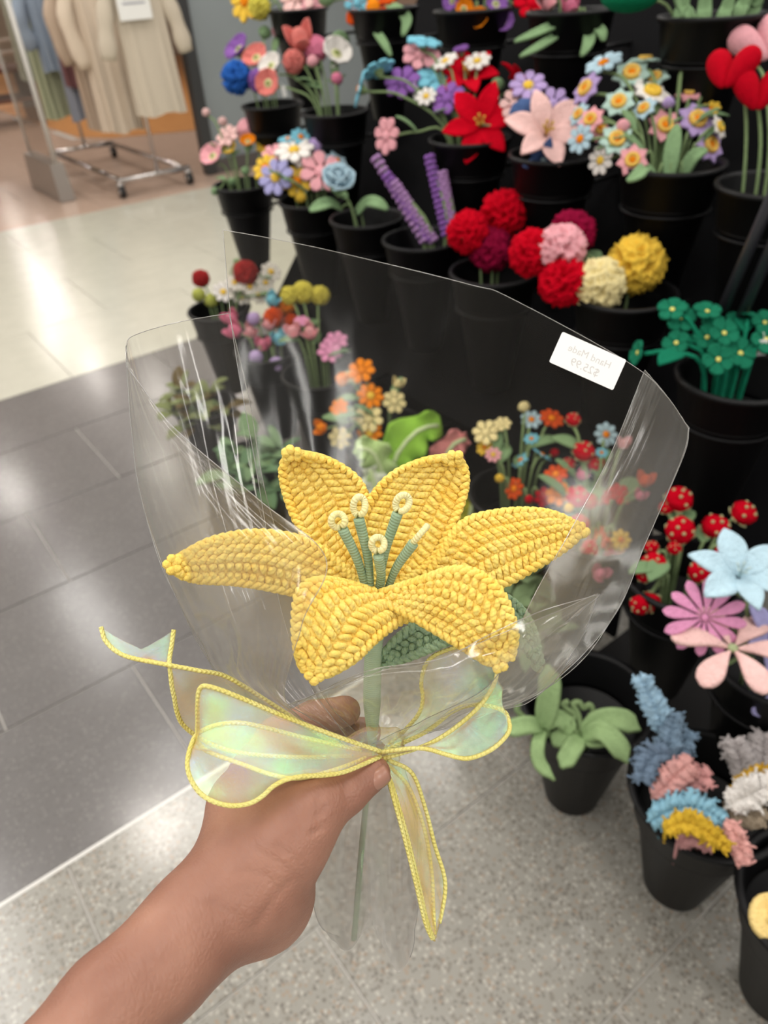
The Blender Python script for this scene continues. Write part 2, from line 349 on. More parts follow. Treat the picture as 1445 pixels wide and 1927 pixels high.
def cloth(hexc, rough=.9):
    return wool(hexc, 500, .15, .1)
def garment(name, label, x, y, zt, zb, wt, wb, hexc, dp=.09, folds=7, amp=.02, sleeve=None, seed=0, tilt=0.0):
    rg = random.Random(seed); mb = MB(); rows = 26; seg = 64; V = []
    ph = rg.random() * 6
    for i in range(rows):
        t = i / (rows - 1); z = zt + (zb - zt) * t
        w = wt + (wb - wt) * t ** .8; w *= .62 + .38 * min(1, t * 7); d = dp * (.6 + .9 * t)
        for j in range(seg):
            a = 2 * math.pi * j / seg; c, s = math.cos(a), math.sin(a)
            k = abs(c) ** .6 * (1 if c > 0 else -1)
            rp = amp * t ** .6 * math.sin(folds * k * 2.2 * math.pi / 2 + ph + .8 * math.sin(3 * t))
            V.append((x + k * w / 2 + tilt * t, y + s * d / 2 + rp * (1 if s < 0 else .6), z + .012 * math.sin(5 * k + ph) * t))
    Fc = []
    for i in range(rows - 1):
        for j in range(seg):
            q = (j + 1) % seg; Fc.append((i * seg + j, (i + 1) * seg + j, (i + 1) * seg + q, i * seg + q))
    Fc.append(tuple(range(seg)))
    org = (x, y, zb); t_ = thing(name, label, 'clothing', org, 'clothes on the chrome rack')
    mb.add(V, Fc); obj('body', mb.mesh('body', cloth(hexc), org=org), t_)
    if sleeve:
        for s in (-1, 1):
            m2 = MB(); sh = np.array([x + s * wt * .45, y, zt - .06])
            el = sh + (s * .10, -.03, -.28); cu = sh + (s * sleeve[0], -.04, -sleeve[1])
            m2.add(*tube(cat([sh, el, cu], 14), [.058 + .006 * math.sin(i * 1.3) + .012 * (i / 13) for i in range(12)] + [.064, .056], 14, flat=((0, 1, 0), .7)))
            obj('sleeve', m2.mesh('sleeve', cloth(hexc), org=org), t_)
    m3 = MB(); m3.add(*tube([(x, y, zt - .02), (x, y, 1.69), (x, y + .012, 1.745), (x, y + .03, 1.72)], .004, 6)); obj('hanger_hook', m3.mesh('hanger_hook', CHROME, org=org), t_)
    return t_
g1 = atY(278, 100, 6.86)
dress = garment('long_dress', 'long beige dress with rolled sleeves and a white card, end of the chrome rack', 2.655, 6.62, 1.62, .60, .39, .43, '#c6baa8', .12, 5, .012, (.15, .55), 1, .03)
cardp = MB().add(*box(2.47, 2.73, 6.522, 6.528, 1.255, 1.5, .001)).mesh('card', WHITE, False, org=(2.655, 6.62, .60))
cd = obj('price_card', cardp, dress)
mb = MB()
for i, (w, z) in enumerate(((.17, 1.46), (.19, 1.425), (.15, 1.39), (.18, 1.355))): mb.add(*box(2.60 - w / 2, 2.60 + w / 2, 6.5205, 6.522, z, z + .012))
obj('printed_lines', mb.mesh('printed_lines', plain('grey_print', '#8d8d98', .7), False, org=(2.655, 6.62, .60)), cd)
garment('pleated_coat', 'pale beige pleated coat with bell sleeves hanging just behind the end dress', 2.5, 7.12, 1.62, .45, .34, .36, '#dac9b5', .16, 9, .03, (.04, .62), 2)
garment('pleated_dress', 'taupe pleated dress, third garment from the near end of the rack', 2.46, 7.36, 1.62, .46, .32, .34, '#c6b19d', .16, 9, .03, (.05, .6), 3)
garment('knit_top', 'short maroon knit top between the taupe dress and the blue shirt', 2.44, 7.6, 1.62, .78, .34, .36, '#7d585a', .12, 5, .02, None, 4)
garment('long_skirt', 'pale blue grey trousers under the maroon top on the rack', 2.44, 7.72, 1.3, .5, .3, .34, '#9aa0ad', .12, 5, .02, None, 5)
garment('denim_shirt', 'blue grey denim shirt hanging between the maroon top and the green dress', 2.36, 7.9, 1.62, .88, .34, .34, '#97a5b6', .14, 6, .02, (.06, .5), 6)
garment('summer_dress', 'long pale green dress hanging behind the blue grey shirt', 2.36, 8.12, 1.62, .5, .34, .42, '#b7bd9f', .16, 7, .03, None, 7)
garment('blouse', 'pale mint blouse at the far end of the chrome rack', 2.3, 8.38, 1.62, .8, .34, .4, '#c3cbb9', .14, 7, .025, None, 8)

gate = thing('security_gate', 'clear security gate with a grey frame and metal base at the shop entrance', 'security gate', (1.84, 7.4, 0))
gog = np.array([1.84, 7.4, 0])
STEEL = plain('brushed_steel', '#a39a92', .35, .7)
def gp(name, mb, mat, sm=False): return obj(name, mb.mesh(name, mat, sm, org=gog), gate)
V, Fc = box(1.775, 1.905, 7.0, 7.85, 0, .3, .006); V = [(x + (.01 if x < 1.84 else -.01) * (z / .3), y + (.04 if y < 7.2 else -.03) * (z / .3), z) for x, y, z in V]
gp('base', MB().add(V, Fc), STEEL)
gp('post', MB().add(*tube([(1.84, 7.06, .28), (1.84, 7.06, 1.62)], .02, 10)), plain('light_grey_post', '#c6c3bd', .4), True)
gp('post', MB().add(*tube([(1.84, 7.8, .28), (1.84, 7.8, 1.62)], .012, 10)), plain('light_grey_post', '#c6c3bd', .4), True)
gp('clear_panel', MB().add(*box(1.835, 1.845, 7.07, 7.8, .3, 1.6, .001)), film_mat('clear_acrylic', '#f6f3f0', .01, .03))

r2 = thing('jumper_rail', 'white wall rack with a dark jumper far inside the shop', 'clothes rack', (2.9, 13.5, 0))
mb = MB()
bar(mb, (2.2, 13.5, .0), (2.2, 13.5, 1.5), .03); bar(mb, (3.6, 13.5, 0), (3.6, 13.5, 1.5), .03)
for z in (.75, .9, 1.45): bar(mb, (2.2, 13.5, z), (3.6, 13.5, z), .025)
obj('rack_frame', mb.mesh('rack_frame', plain('white_metal', '#cfc8c2', .4), org=(2.9, 13.5, 0)), r2)
t_ = thing('jumper', 'dark grey jumper hanging on the white rack far inside the shop', 'clothing', (2.9, 13.34, .95))
V, Fc = ball(3); V = V * (.33, .1, .28) + (0, 0, .3); V[:, 0] *= 1 + .15 * np.sign(V[:, 2] - .3)
obj('body', MB().add(V, Fc).mesh('body', cloth('#4b4a4f')), t_)
tb = thing('display_table', 'low dark brown display table deep inside the clothes shop', 'table', (2.75, 12.2, 0))
obj('table_top', MB().add(*box(-.7, .4, -.4, .4, .62, .68, .01)).mesh('table_top', plain('dark_wood', '#5a3427', .5), False), tb)
for x in (-.65, .35):
    obj('side_panel', MB().add(*box(x - .03, x + .03, -.38, .38, 0, .62, .005)).mesh('side_panel', plain('dark_wood_side', '#4a2a20', .5), False), tb)
obj('shelf', MB().add(*box(-.62, .32, -.38, .38, .28, .32, .005)).mesh('shelf', plain('dark_wood_shelf', '#6a4636', .5), False), tb)

# ---------------------------------------------------------------- flower stand and buckets
def rampX(z): return .85 + (z - .32) * .823
def on_ramp(px, py):                               # where the sight line meets the sloping bucket tiers
    r = ray(px, py)                                # X = .85 + (z-.32)*.823
    t = (.85 + (CAMZ - .32) * .823) / (r[0] - .823 * r[2]); return C0 + r * t
BUCKETS = {
 'a0': (560, 16, 'yellow and pale pink blooms'), 'a1': (722, 14, 'a big orange daisy'), 'a2': (890, 16, 'orange and purple primroses'),
 'a3': (1075, 18, 'pink tulips and long leaves'), 'a4': (1340, 26, 'thick grey-green leaf stems'),
 'b0': (512, 195, 'purple, blue and coral poppies'), 'b1': (630, 208, 'coral and white anemones'), 'b3': (885, 258, 'red lilies and daisies'),
 'b4': (1045, 287, 'pale pink lilies'), 'b5': (1265, 305, 'mixed daffodils'), 'b6': (1462, 345, 'puffy hearts'),
 'c0': (458, 345, 'little pink and peach blooms'), 'c1': (588, 374, 'white and pastel daisies'), 'c2': (690, 408, 'a blue rose'),
 'c3': (795, 447, 'lavender spikes'), 'c4': (930, 508, 'red and wine-red pompoms'), 'c5': (1175, 548, 'cream and yellow pompoms'), 'c6': (1388, 705, 'green clover flowers'),
 'd0': (412, 580, 'white daisies and lime buds'), 'd1': (505, 655, 'pink and blue tulips'), 'd2': (600, 700, 'yellow-green tufts'),
 'd3': (720, 800, 'orange and cream freesias'), 'd4': (975, 925, 'blue and yellow wild flowers'), 'd5': (1120, 985, 'red and orange wild flowers'),
 'd6': (1285, 1075, 'red berry sprays'), 'd7': (1465, 1235, 'spider lilies'),
 'e0': (385, 760, 'dry brown foliage'), 'e1': (480, 860, 'grey-green foliage'), 'e2': (765, 960, 'ruffled lettuce leaves'),
 'e3': (950, 1130, 'plain green leaves'), 'e4': (1105, 1315, 'green strap-leaf plants'), 'e5': (1330, 1486, 'knitted fern leaves'), 'e6': (1560, 1700, 'pale yellow leaves')}
TIER = {'a': 'top tier', 'b': 'second tier', 'c': 'third tier', 'd': 'fourth tier', 'e': 'floor row'}
BR, BH = .108, .32
body_me = MB().add(*lathe([(.046, 0), (.05, .003), (.088, .235), (.094, .24), (.094, .236), (.084, .236), (.046, .012)], 40)).mesh('body', BLACK)
rim_me = MB().add(*lathe([(.0885, .236), (.095, .240), (.1055, .310), (.112, .311), (.114, .316), (.112, .321), (.104, .321), (.101, .315), (.091, .245), (.0865, .2362)], 40, loop=True)).mesh('rim_band', BLACK)
stand = thing('flower_stand', 'tall black tiered stand holding rows of black cone buckets', 'display stand', (1.6, .9, 0))
sog = np.array([1.6, .9, 0])
def sp(name, mb, mat=BLACKM, sm=True): return obj(name, mb.mesh(name, mat, sm, org=sog), stand)
PANEL = plain('black_board', '#0b0b0d', .9, spec=.1)
z0, z1, y0, y1, dx, th = .42, 1.95, -.75, 2.5, .33, .012
V = [(rampX(z) + dx + e, y, z) for e in (0, th) for z in (z0, z1) for y in (y0, y1)]
sp('back_board', MB().add(V, [(0, 2, 3, 1), (4, 5, 7, 6), (0, 1, 5, 4), (2, 6, 7, 3), (0, 4, 6, 2), (1, 3, 7, 5)]), PANEL, False)
sp('shade_board', MB().add(*box(1.06, 1.6, -.72, .76, 0.0, .03)), plain('floor_shade', '#1b1a1a', .8, spec=.2), False)  # added dark sheet: stands in for the shade on the floor under the stand
sp('kick_board', MB().add(*box(1.28, 1.295, .78, 2.45, 0, .44)), PANEL, False)
for y in (-.7, .35): sp('post', MB().add(*tube([(rampX(.42) + .36, y, 0), (rampX(.42) + .36, y, .46)], .012, 8)))
for y in (-.7, .35, 1.4, 2.45): sp('post', MB().add(*tube([(rampX(1.85) + .36, y, 0), (rampX(1.85) + .36, y, 1.86)], .014, 8)))
B = {}
ring_me = None
for k, (px, py, what) in BUCKETS.items():
    c = on_ramp(px, py)
    if k[0] == 'e': c[2] = BH; c = np.array([.85, atz(px, py, BH)[1], BH]) if False else np.array([*atz(px, py, BH)[:2], BH])
    B[k] = c
    lab = f'black cone bucket of {what} ' + ('on the ' if k[0] != 'e' else 'standing in the ') + TIER[k[0]]
    t_ = thing('flower_bucket', lab, 'bucket', c - (0, 0, BH), 'black cone buckets of knitted flowers')
    obj('body', body_me, t_); obj('rim_band', rim_me, t_)
    if k in ('e4', 'e5', 'e6'): t_.scale = (1.17, 1.17, 1)
    if k[0] != 'e':
        mb = MB(); rr = .0938; a = np.linspace(0, 2 * np.pi, 33)
        mb.add(*tube(np.stack([c[0] + rr * np.cos(a), c[1] + rr * np.sin(a), np.full(33, c[2] - .0925)], 1), .004, 6, cap=False))
        zz = c[2] - .0925
        mb.add(*tube([(c[0] + rr, c[1], zz), (max(rampX(zz) + dx + .004, c[0] + rr + .02), c[1], zz)], .006, 6))
        sp('bucket_ring', mb)
for off in (0, .045):
    a, b = on_ramp(1452 + off * 900, 372), on_ramp(1350 + off * 900, 605)
    a = at(1452 + off * 900, 372, depth_of(a) - .2); b = at(1350 + off * 900, 605, depth_of(b) + .04)
    sp('frame_rod', MB().add(*tube([b + (b - a) * .35, a + (a - b) * .6], .0105, 10)), plain('grey_black_rod', '#2c2d33', .35))

# ---------------------------------------------------------------- knitted flowers
PAL = {'wh': ('#e9e4de', 'white'), 'cr': ('#efdfa6', 'cream'), 'ye': ('#ecc34a', 'yellow'), 'ly': ('#d8cc5a', 'lime yellow'), 'pe': ('#eac389', 'peach'),
 'or': ('#ee8a1c', 'orange'), 'vo': ('#d9531e', 'orange-red'), 'co': ('#dd8078', 'coral'), 'pk': ('#ecaab2', 'pink'), 'lp': ('#edc3be', 'pale pink'), 'hp': ('#dd7f9c', 'rose pink'),
 'mg': ('#e79cc4', 'orchid pink'), 'rd': ('#c3051f', 'red'), 'wi': ('#8d0f37', 'wine-red'), 'br': ('#a83232', 'brick red'), 'pu': ('#8b5fa8', 'purple'), 'li': ('#b8a0d2', 'lilac'), 'lv': ('#a883b2', 'lavender'),
 'la': ('#a7a4d2', 'lavender blue'), 'bl': ('#2e63b4', 'royal blue'), 'sb': ('#7fc4d8', 'sky blue'), 'pb': ('#b7d3e0', 'pale blue'), 'mi': ('#b9d6cc', 'mint'), 'db': ('#4c6391', 'slate blue'), 'gb': ('#7595b4', 'grey-blue'),
 'gr': ('#217a5c', 'emerald'), 'gn': ('#84a277', 'green'), 'lg': ('#a6c978', 'light green'), 'ol': ('#6d6a35', 'olive'), 'lm': ('#aeb35a', 'lime'), 'bk': ('#0d6a48', 'dark green')}
def col(k): return wool(PAL[k][0], 15.0, .6)
def pmesh(Ln, w, pos=.6, sharp=1.0, lift=.2, curl=0.0, cup=.0, r0=.0, th=.05, nu=11, nv=6, tipw=.0, ruf=0.0, rn=3):
    t = np.linspace(0, 1, nu); ang = lift + curl * t
    dx = np.cos(ang) * Ln / (nu - 1); dz = np.sin(ang) * Ln / (nu - 1)
    X = r0 + np.concatenate([[0], np.cumsum(dx[:-1])]); Z = np.concatenate([[0], np.cumsum(dz[:-1])])
    e = math.log(.5) / math.log(pos); wd = w * np.maximum(np.sin(np.pi * np.clip(t, 0, 1) ** e) ** sharp, 0) + tipw * t * w
    wd = np.maximum(wd, .06 * w); s = np.linspace(-1, 1, nv)
    P = np.zeros((nu, nv, 3)); Nx, Nz = -np.sin(ang), np.cos(ang)
    off = cup * (s[None, :] ** 2) * wd[:, None] + ruf * np.sin(rn * np.pi * t[:, None] + 1.5 * s[None, :]) * (s[None, :] * t[:, None])
    P[..., 0] = X[:, None] + Nx[:, None] * off; P[..., 1] = s[None, :] * wd[:, None] / 2 * 2 * .5; P[..., 2] = Z[:, None] + Nz[:, None] * off
    P[..., 1] = s[None, :] * wd[:, None]
    return sheet(P, th)
_me = {}
def cme(key, mat, fn, smooth=True):
    k = (key, mat.name)
    if k not in _me:
        mb = MB(); fn(mb); _me[k] = mb.mesh(key.split('/')[0], mat, smooth)
    return _me[k]
def rz(a, rx=0.0, s=1.0, z=0.0): return Matrix.Translation((0, 0, z)) @ Matrix.Rotation(a, 4, 'Z') @ Matrix.Rotation(rx, 4, 'Y') @ Matrix.Scale(s, 4)
def ruff(mb, amp=.18, fr=3.2, sd=0.0, n=4, squash=.85):
    V, Fc = ball(n); out = []
    for v in V:
        q = Vector(v) * fr + Vector((sd, sd * 2, 0))
        r = 1 - amp * 2.2 * abs(noise.noise(q)) + amp * .35 * noise.noise(q * 3.1) + amp * .3
        out.append((v[0] * r, v[1] * r, v[2] * r * squash))
    mb.add(out, Fc)
def petals(n, key, mat, fn, z=0.0, a0=0.0, rx=0.0, s=1.0, jit=.0, name='petal'):
    me = cme(name + '/' + key, mat, fn); return [(name, me, rz(a0 + 2 * math.pi * i / n, rx + RNG.uniform(-jit, jit), s * (1 + RNG.uniform(-jit, jit) * .4), z)) for i in range(n)]
def dome(key, mat, r, h=.6, z=0.0, name='flower_center'):
    def f(mb): V, Fc = ball(2, r); mb.add(V * (1, 1, h), Fc)
    return (name, cme(f'{name}/{key}{r}{h}', mat, f), Matrix.Translation((0, 0, z)))
def cone_calyx(mat, r=.3, h=.5): return ('calyx', cme(f'calyx/{r}{h}', mat, lambda mb: mb.add(*lathe([(.06, -h), (r * .5, -h * .8), (r, -h * .25), (r * .9, 0), (.02, .02)], 12))), Matrix())
def f_dy(c, n=8, cc=None):
    k = col(c); return petals(n, f'dy{n}', k, lambda mb: mb.add(*pmesh(.82, .62 * math.pi / n, .66, .6, .12, -.2, .1, .2, .13))) + [dome('dy', col(cc) if cc else k, .3, .55, .06), cone_calyx(STEM)]
def f_dy2(c): return f_dy(c, 8, {'sb': 'or', 'pb': 'or', 'wh': 'ye', 'vo': 'or', 'rd': 'or', 'li': 'ye', 'la': 'ye', 'pu': 'ly', 'pk': 'ye', 'ye': 'or', 'bl': 'ly', 'cr': 'ye'}.get(c, 'ye'))
def f_dy3(c): return f_dy(c, 7)
def f_st(c): # daffodil: pointed petals, yellow cup, orange heart
    k = col(c); inner = 'ye' if c == 'wh' else 'or'
    return petals(7, 'st', k, lambda mb: mb.add(*pmesh(.70, .33, .38, 1.15, .1, -.15, .12, .32, .14))) + [
        ('cup', cme('cup/st', col('ye' if c == 'wh' else 'pe2') if c == 'wh' else wool('#ecc060', 15.0, .6), lambda mb: mb.add(*lathe([(.2, -.05), (.46, .0), (.47, .22), (.42, .32), (.3, .33), (.2, .16), (.05, .13)], 20))), Matrix()),
        dome('st', col(inner), .2, .6, .17), cone_calyx(STEM)]
def f_li(c):
    k = col(c); P = petals(3, 'li', k, lambda mb: mb.add(*pmesh(1.0, .27, .52, .85, .55, -.75, .22, .04, .05, 14, 7)), jit=.12) + petals(3, 'li2', k, lambda mb: mb.add(*pmesh(1.0, .24, .5, .85, .65, -.8, .22, .04, .05, 14, 7)), a0=math.pi / 3, jit=.12)
    st = wool('#c9a24a' if c in ('rd', 'lp') else '#b9cfd2', 15.0)
    me = cme('stamen/li' + c, st, lambda mb: [mb.add(*tube(cat([(0, 0, .05), (.05 * math.cos(a), .05 * math.sin(a), .25), (.13 * math.cos(a), .13 * math.sin(a), .42)], 6), [.022, .02, .02, .02, .03, .03], 6)) for a in (0.3, 1.6, 2.8, 4.1, 5.3)])
    return P + [('stamens', me, Matrix()), ('trumpet', cme('trumpet/li', k, lambda mb: mb.add(*lathe([(.05, -.35), (.09, -.2), (.16, 0), (.2, .06), (.1, .02), (.02, -.1)], 14))), Matrix())]
def f_sp(c): # long spoon petals drooping outwards
    k = col(c); n = 12 if c == 'mg' else 6
    w = .13 if n == 12 else .2
    return petals(n, f'sp{n}', k, lambda mb: mb.add(*pmesh(1.0, w, .72, .6, .35, -.9, .15, .03, .07, 14, 6, .15)), jit=.14) + [dome('sp', k if c == 'mg' else wool('#a9b48a', 15.0, .6), .09, .8, .04)]
def f_po(c, cc='ly', inn=None):
    k = col(c); P = petals(5, 'po', k, lambda mb: mb.add(*pmesh(.78, .55, .62, .5, .35, .35, .3, .1, .07, 10, 8, 0, .06, 4)), jit=.06)
    return P + [dome('po', wool('#d9d9a8', 15.0, .6), .3, .4, .08, 'ring'), dome('po2', wool('#8d9a55', 15.0, .6), .16, .8, .14, 'seed_head'), cone_calyx(STEM)]
def f_ro(c):
    k = col(c); P = []
    for q, (n, rx, s, z) in enumerate(((5, -.25, 1.0, 0), (4, -.75, .85, .1), (3, -1.1, .62, .22))):
        P += petals(n, 'ro', k, lambda mb: mb.add(*pmesh(.95, .62, .6, .45, .1, .75, .35, .05, .07, 10, 8)), z, q * .7, rx, s, .06)
    heart = wool('#3d6fb8', 15.0, .6) if c == 'pb' else k
    return P + [dome('ro', heart, .27, .8, .38, 'heart'), cone_calyx(LEAF, .4, .5)]
def f_pf(c, fr=3.0, nm='pf'):
    v = RNG.randrange(3); return [('bloom', cme(f'bloom/{nm}{v}', col(c), lambda mb: ruff(mb, .2, fr, v * 7.3)), Matrix()), cone_calyx(STEM, .3, .95)]
def f_pm(c):       # frilled carnation-like ball with deep folds
    v = RNG.randrange(3); return [('bloom', cme(f'bloom/pm{v}', col(c), lambda mb: ruff(mb, .34, 3.4, v * 5.1, 5, .95)), Matrix()), cone_calyx(STEM, .3, .95)]
def f_tu(c):
    k = col(c); egg = lambda mb: mb.add(*lathe([(.05, -.55), (.42, -.4), (.6, 0), (.52, .4), (.3, .75), (.05, .95)], 18))
    return [('bloom', cme('bloom/tu', k, egg), Matrix())] + petals(3, 'tu', k, lambda mb: mb.add(*pmesh(1.55, .5, .5, .6, 1.0, .35, .35, .3, .07)), z=-.5, rx=0) + [cone_calyx(STEM, .3, .75)]
def f_bd(c): return [('bud', cme('bud/bd', col(c), lambda mb: mb.add(*lathe([(.05, -.7), (.55, -.5), (.9, 0), (.7, .5), (.3, .8), (.03, .9)], 16))), Matrix()), cone_calyx(STEM, .55, .9)]
def f_be(c):       # berry button in a speckled calyx
    P = [('bloom', cme('bloom/be', col(c), lambda mb: ruff(mb, .16, 1.9, 2.2, 3, .8)), Matrix.Translation((0, 0, .1)))]
    sep = wool('#b9b98a', 15.0, .6); P += petals(6, 'be', sep, lambda mb: mb.add(*pmesh(.72, .3, .5, .7, .1, .9, .2, .45, .12, 8, 5)), z=-.55, name='sepal')
    P.append(('cream_specks', cme('cream_specks/be', sep, lambda mb: [mb.add(ball(1, .15)[0] + .93 * np.array([math.cos(q * 2.4) * math.sin(.25 + q * .2), math.sin(q * 2.4) * math.sin(.25 + q * .2), .85 * math.cos(.25 + q * .2) + .12]), ball(1)[1]) for q in range(6)]), Matrix()))
    return P + [cone_calyx(sep, .7, .9)]
def f_cl(c):
    k = col(c); P = petals(5, 'cl', k, lambda mb: mb.add(*pmesh(.88, .42, .68, .55, .15, .1, .18, .1, .16, 10, 7)), jit=.1)
    return P + [dome('cl', plain('yellow_button', '#d8cf6a', .25), .17, .5, .12, 'button')]
def f_he(c):
    def f(mb):
        for s in (-1, 1):
            V, Fc = ball(3); k = np.clip(.78 + .30 * V[:, 2], .4, 1.1); V = V * k[:, None] ** [1, 1, 0] * (.52, .48, .78); a = s * .42
            V = V @ np.array([[math.cos(a), 0, -math.sin(a)], [0, 1, 0], [math.sin(a), 0, math.cos(a)]]); mb.add(V + (s * .36, 0, .05), Fc)
    return [('heart_body', cme('heart_body/he', wool(PAL[c][0], 24.0, .8), f), Matrix.Rotation(-math.pi / 2, 4, 'X'))]
FL = {'dy': (f_dy2, 'daisy'), 'd7': (f_dy3, 'daisy'), 'st': (f_st, 'daffodil'), 'li': (f_li, 'lily'), 'sp': (f_sp, 'spider lily'), 'po': (f_po, 'poppy'), 'ro': (f_ro, 'rose'),
      'pf': (f_pf, 'pompom'), 'pm': (f_pm, 'carnation'), 'tu': (f_tu, 'tulip'), 'bd': (f_bd, 'bud'), 'be': (f_be, 'berry'), 'cl': (f_cl, 'clover'), 'he': (f_he, 'heart')}
TO_W = lambda v: R @ np.asarray(v, float)
def frame(nv, roll):
    z = nrm(nv); x = np.cross([0, 0, 1.], z)
    if np.linalg.norm(x) < .1: x = np.array([1., 0, 0])
    x = nrm(x); y = np.cross(z, x); M = Matrix(np.stack([x, y, z], 1).tolist()).to_4x4()
    return M @ Matrix.Rotation(roll, 4, 'Z')
def stem_path(bc, P, back):                        # from the bucket floor over its rim to the back of the bloom
    base = np.array([bc[0], bc[1], bc[2] - BH + .03]); d = (P - bc)[:2]; q = np.linalg.norm(d)
    base[:2] += d / (q + 1e-9) * min(q * .3, .036) * RNG.uniform(.85, 1.0)
    dd = d / (q + 1e-9) * min(q * .5, .062); mid = np.array([bc[0] + dd[0], bc[1] + dd[1], bc[2] + .0])
    end = P + back
    return cat([base, mid, mid * .45 + end * .55 + (0, 0, .25 * max(0, end[2] - mid[2]) + .01), end], 16), base
leaf_me = {}
def leaf_mesh(mat, v):
    return cme(f'leaf/{v}', mat, lambda mb: mb.add(*(pmesh(1, .24, .5, .8, .5, -.9, .2, 0, .05, 14, 6), pmesh(1, .16, .5, .5, .9, -.6, .2, 0, .06, 14, 6), pmesh(1, .3, .45, .8, .25, -.5, .25, 0, .06, 14, 6))[v % 3]))
ORD = {2: ['upper', 'lower'], 3: ['top', 'middle', 'lowest']}
SEQ = ['topmost', 'second from the top', 'third from the top', 'fourth from the top', 'fifth from the top', 'sixth from the top', 'seventh from the top', 'eighth from the top', 'ninth from the top', 'tenth from the top', 'eleventh from the top', 'twelfth from the top', 'thirteenth from the top']
NUM = {2: 'two', 3: 'three', 4: 'four', 5: 'five', 6: 'six', 7: 'seven', 8: 'eight', 9: 'nine', 10: 'ten', 11: 'eleven', 12: 'twelve', 13: 'thirteen'}
def plant(bk, rows, stem=None, leaf=None, leaves=.35):
    bc = B[bk]; D = depth_of(bc); stem = stem or STEM; leaf = leaf or LEAF; items = []
    for row in rows.strip().split(';'):
        w = row.split(); tgd = 'tag' in w; w = [q for q in w if q != 'tag']
        if not w: continue
        items.append((w[0], float(w[1]), float(w[2]), float(w[3]), w[4], [float(v) for v in w[5:8]] if len(w) >= 8 else None, float(w[8]) if len(w) > 8 else None, tgd))
    count = {}
    for it in items: count.setdefault((FL[it[0]][1], it[4]), []).append(it)
    what = BUCKETS[bk][2]
    for it in items:
        ty, px, py, dpx, c, fc, dd, tg = it
        same = sorted(count[(FL[ty][1], c)], key=lambda q: (q[2], q[1])); n = len(same); i = same.index(it); noun = FL[ty][1]
        plural = {'daisy': 'daisies', 'lily': 'lilies', 'spider lily': 'spider lilies', 'poppy': 'poppies', 'berry': 'berries'}.get(noun, noun + 's')
        if n == 1: lab = f'{PAL[c][1]} knitted {noun} in the bucket of {what}'
        else:
            od = ORD[n][i] if n in ORD else ('lowest' if i == n - 1 else SEQ[i])
            lab = f'{PAL[c][1]} knitted {noun}, {od} of {NUM.get(n, n)} in the {what.replace(" and ", ", ")} bucket' if False else f'{od} of {NUM.get(n, n)} {PAL[c][1]} knitted {plural}, bucket of {what}'
        dz = dd if dd is not None else (D - .02 - .0004 * (py - (bc[2] * 0 + proj_y(bc))) + RNG.uniform(-.025, .025)) - D
        d = D + dz; P = at(px, py, d); r = dpx * d / F / 2 * {'st': 1.14, 'dy': 1.14, 'd7': 1.16, 'cl': 1.14, 'po': 1.12, 'pf': 1.05, 'be': 1.1}.get(ty, 1.0)
        tc = nrm(C0 - P)
        if fc is not None: nv = TO_W(fc)
        else:
            o2 = P - bc; o2[2] *= .3; nv = .62 * tc + .42 * np.array([0, 0, 1.]) + 2.2 * np.clip(o2, -.12, .12) + np.array([RNG.uniform(-.25, .25) for _ in range(3)])
        nv = nrm(nv); back = -nv * r * (.75 if ty not in ('li', 'sp', 'dy', 'd7', 'cl', 'st') else .4)
        path, base = stem_path(bc, P, back)
        nm = {'spider lily': 'spider_lily'}.get(noun, noun)
        t_ = thing('knitted_' + nm if noun not in ('bud', 'heart') else ('flower_bud' if noun == 'bud' else 'plush_heart'), lab, 'flower' if noun != 'heart' else 'heart', base, f'{PAL[c][1]} {plural} in the bucket of {what}' if n > 1 else None)
        MR = Matrix.Translation((P - base).tolist()) @ frame(nv, RNG.uniform(0, 6.28) if noun != 'heart' else RNG.uniform(-.5, .5)) @ Matrix.Scale(r, 4)
        for pn, me, M in FL[ty][0](c): obj(pn, me, t_, MR @ M)
        obj('stem', MB().add(*tube(path, .0032 if ty != 'cl' else .0042, 6)).mesh('stem', stem, org=base), t_)
        if RNG.random() < leaves:
            q = path[RNG.randrange(7, 11)]; ln = RNG.uniform(.05, .085)
            o2 = q - bc; az = math.atan2(o2[1], o2[0]) + RNG.uniform(-1.2, 1.2)
            obj('leaf', leaf_mesh(leaf, RNG.randrange(3)), t_, Matrix.Translation((q - base).tolist()) @ Matrix.Rotation(az, 4, 'Z') @ Matrix.Scale(ln, 4))
        if tg:
            q = path[12]; mb = MB(); mb.add(*box(-.008, .008, -.0005, .0005, -.032, 0, .0004)); mb.add(*tube([(0, 0, 0), (0, .003, .01), (0, .008, .012)], .0006, 5))
            obj('paper_tag', mb.mesh('paper_tag', WHITE, False), t_, Matrix.Translation((q - base + nv * .012).tolist()) @ Matrix.Rotation(-.6 + RNG.uniform(-.5, .5), 4, 'Z') @ Matrix.Rotation(RNG.uniform(-.4, .4), 4, 'Y'))
def proj_y(p):
    q = R.T @ (np.asarray(p) - C0); return H / 2 - F * q[1] / -q[2]

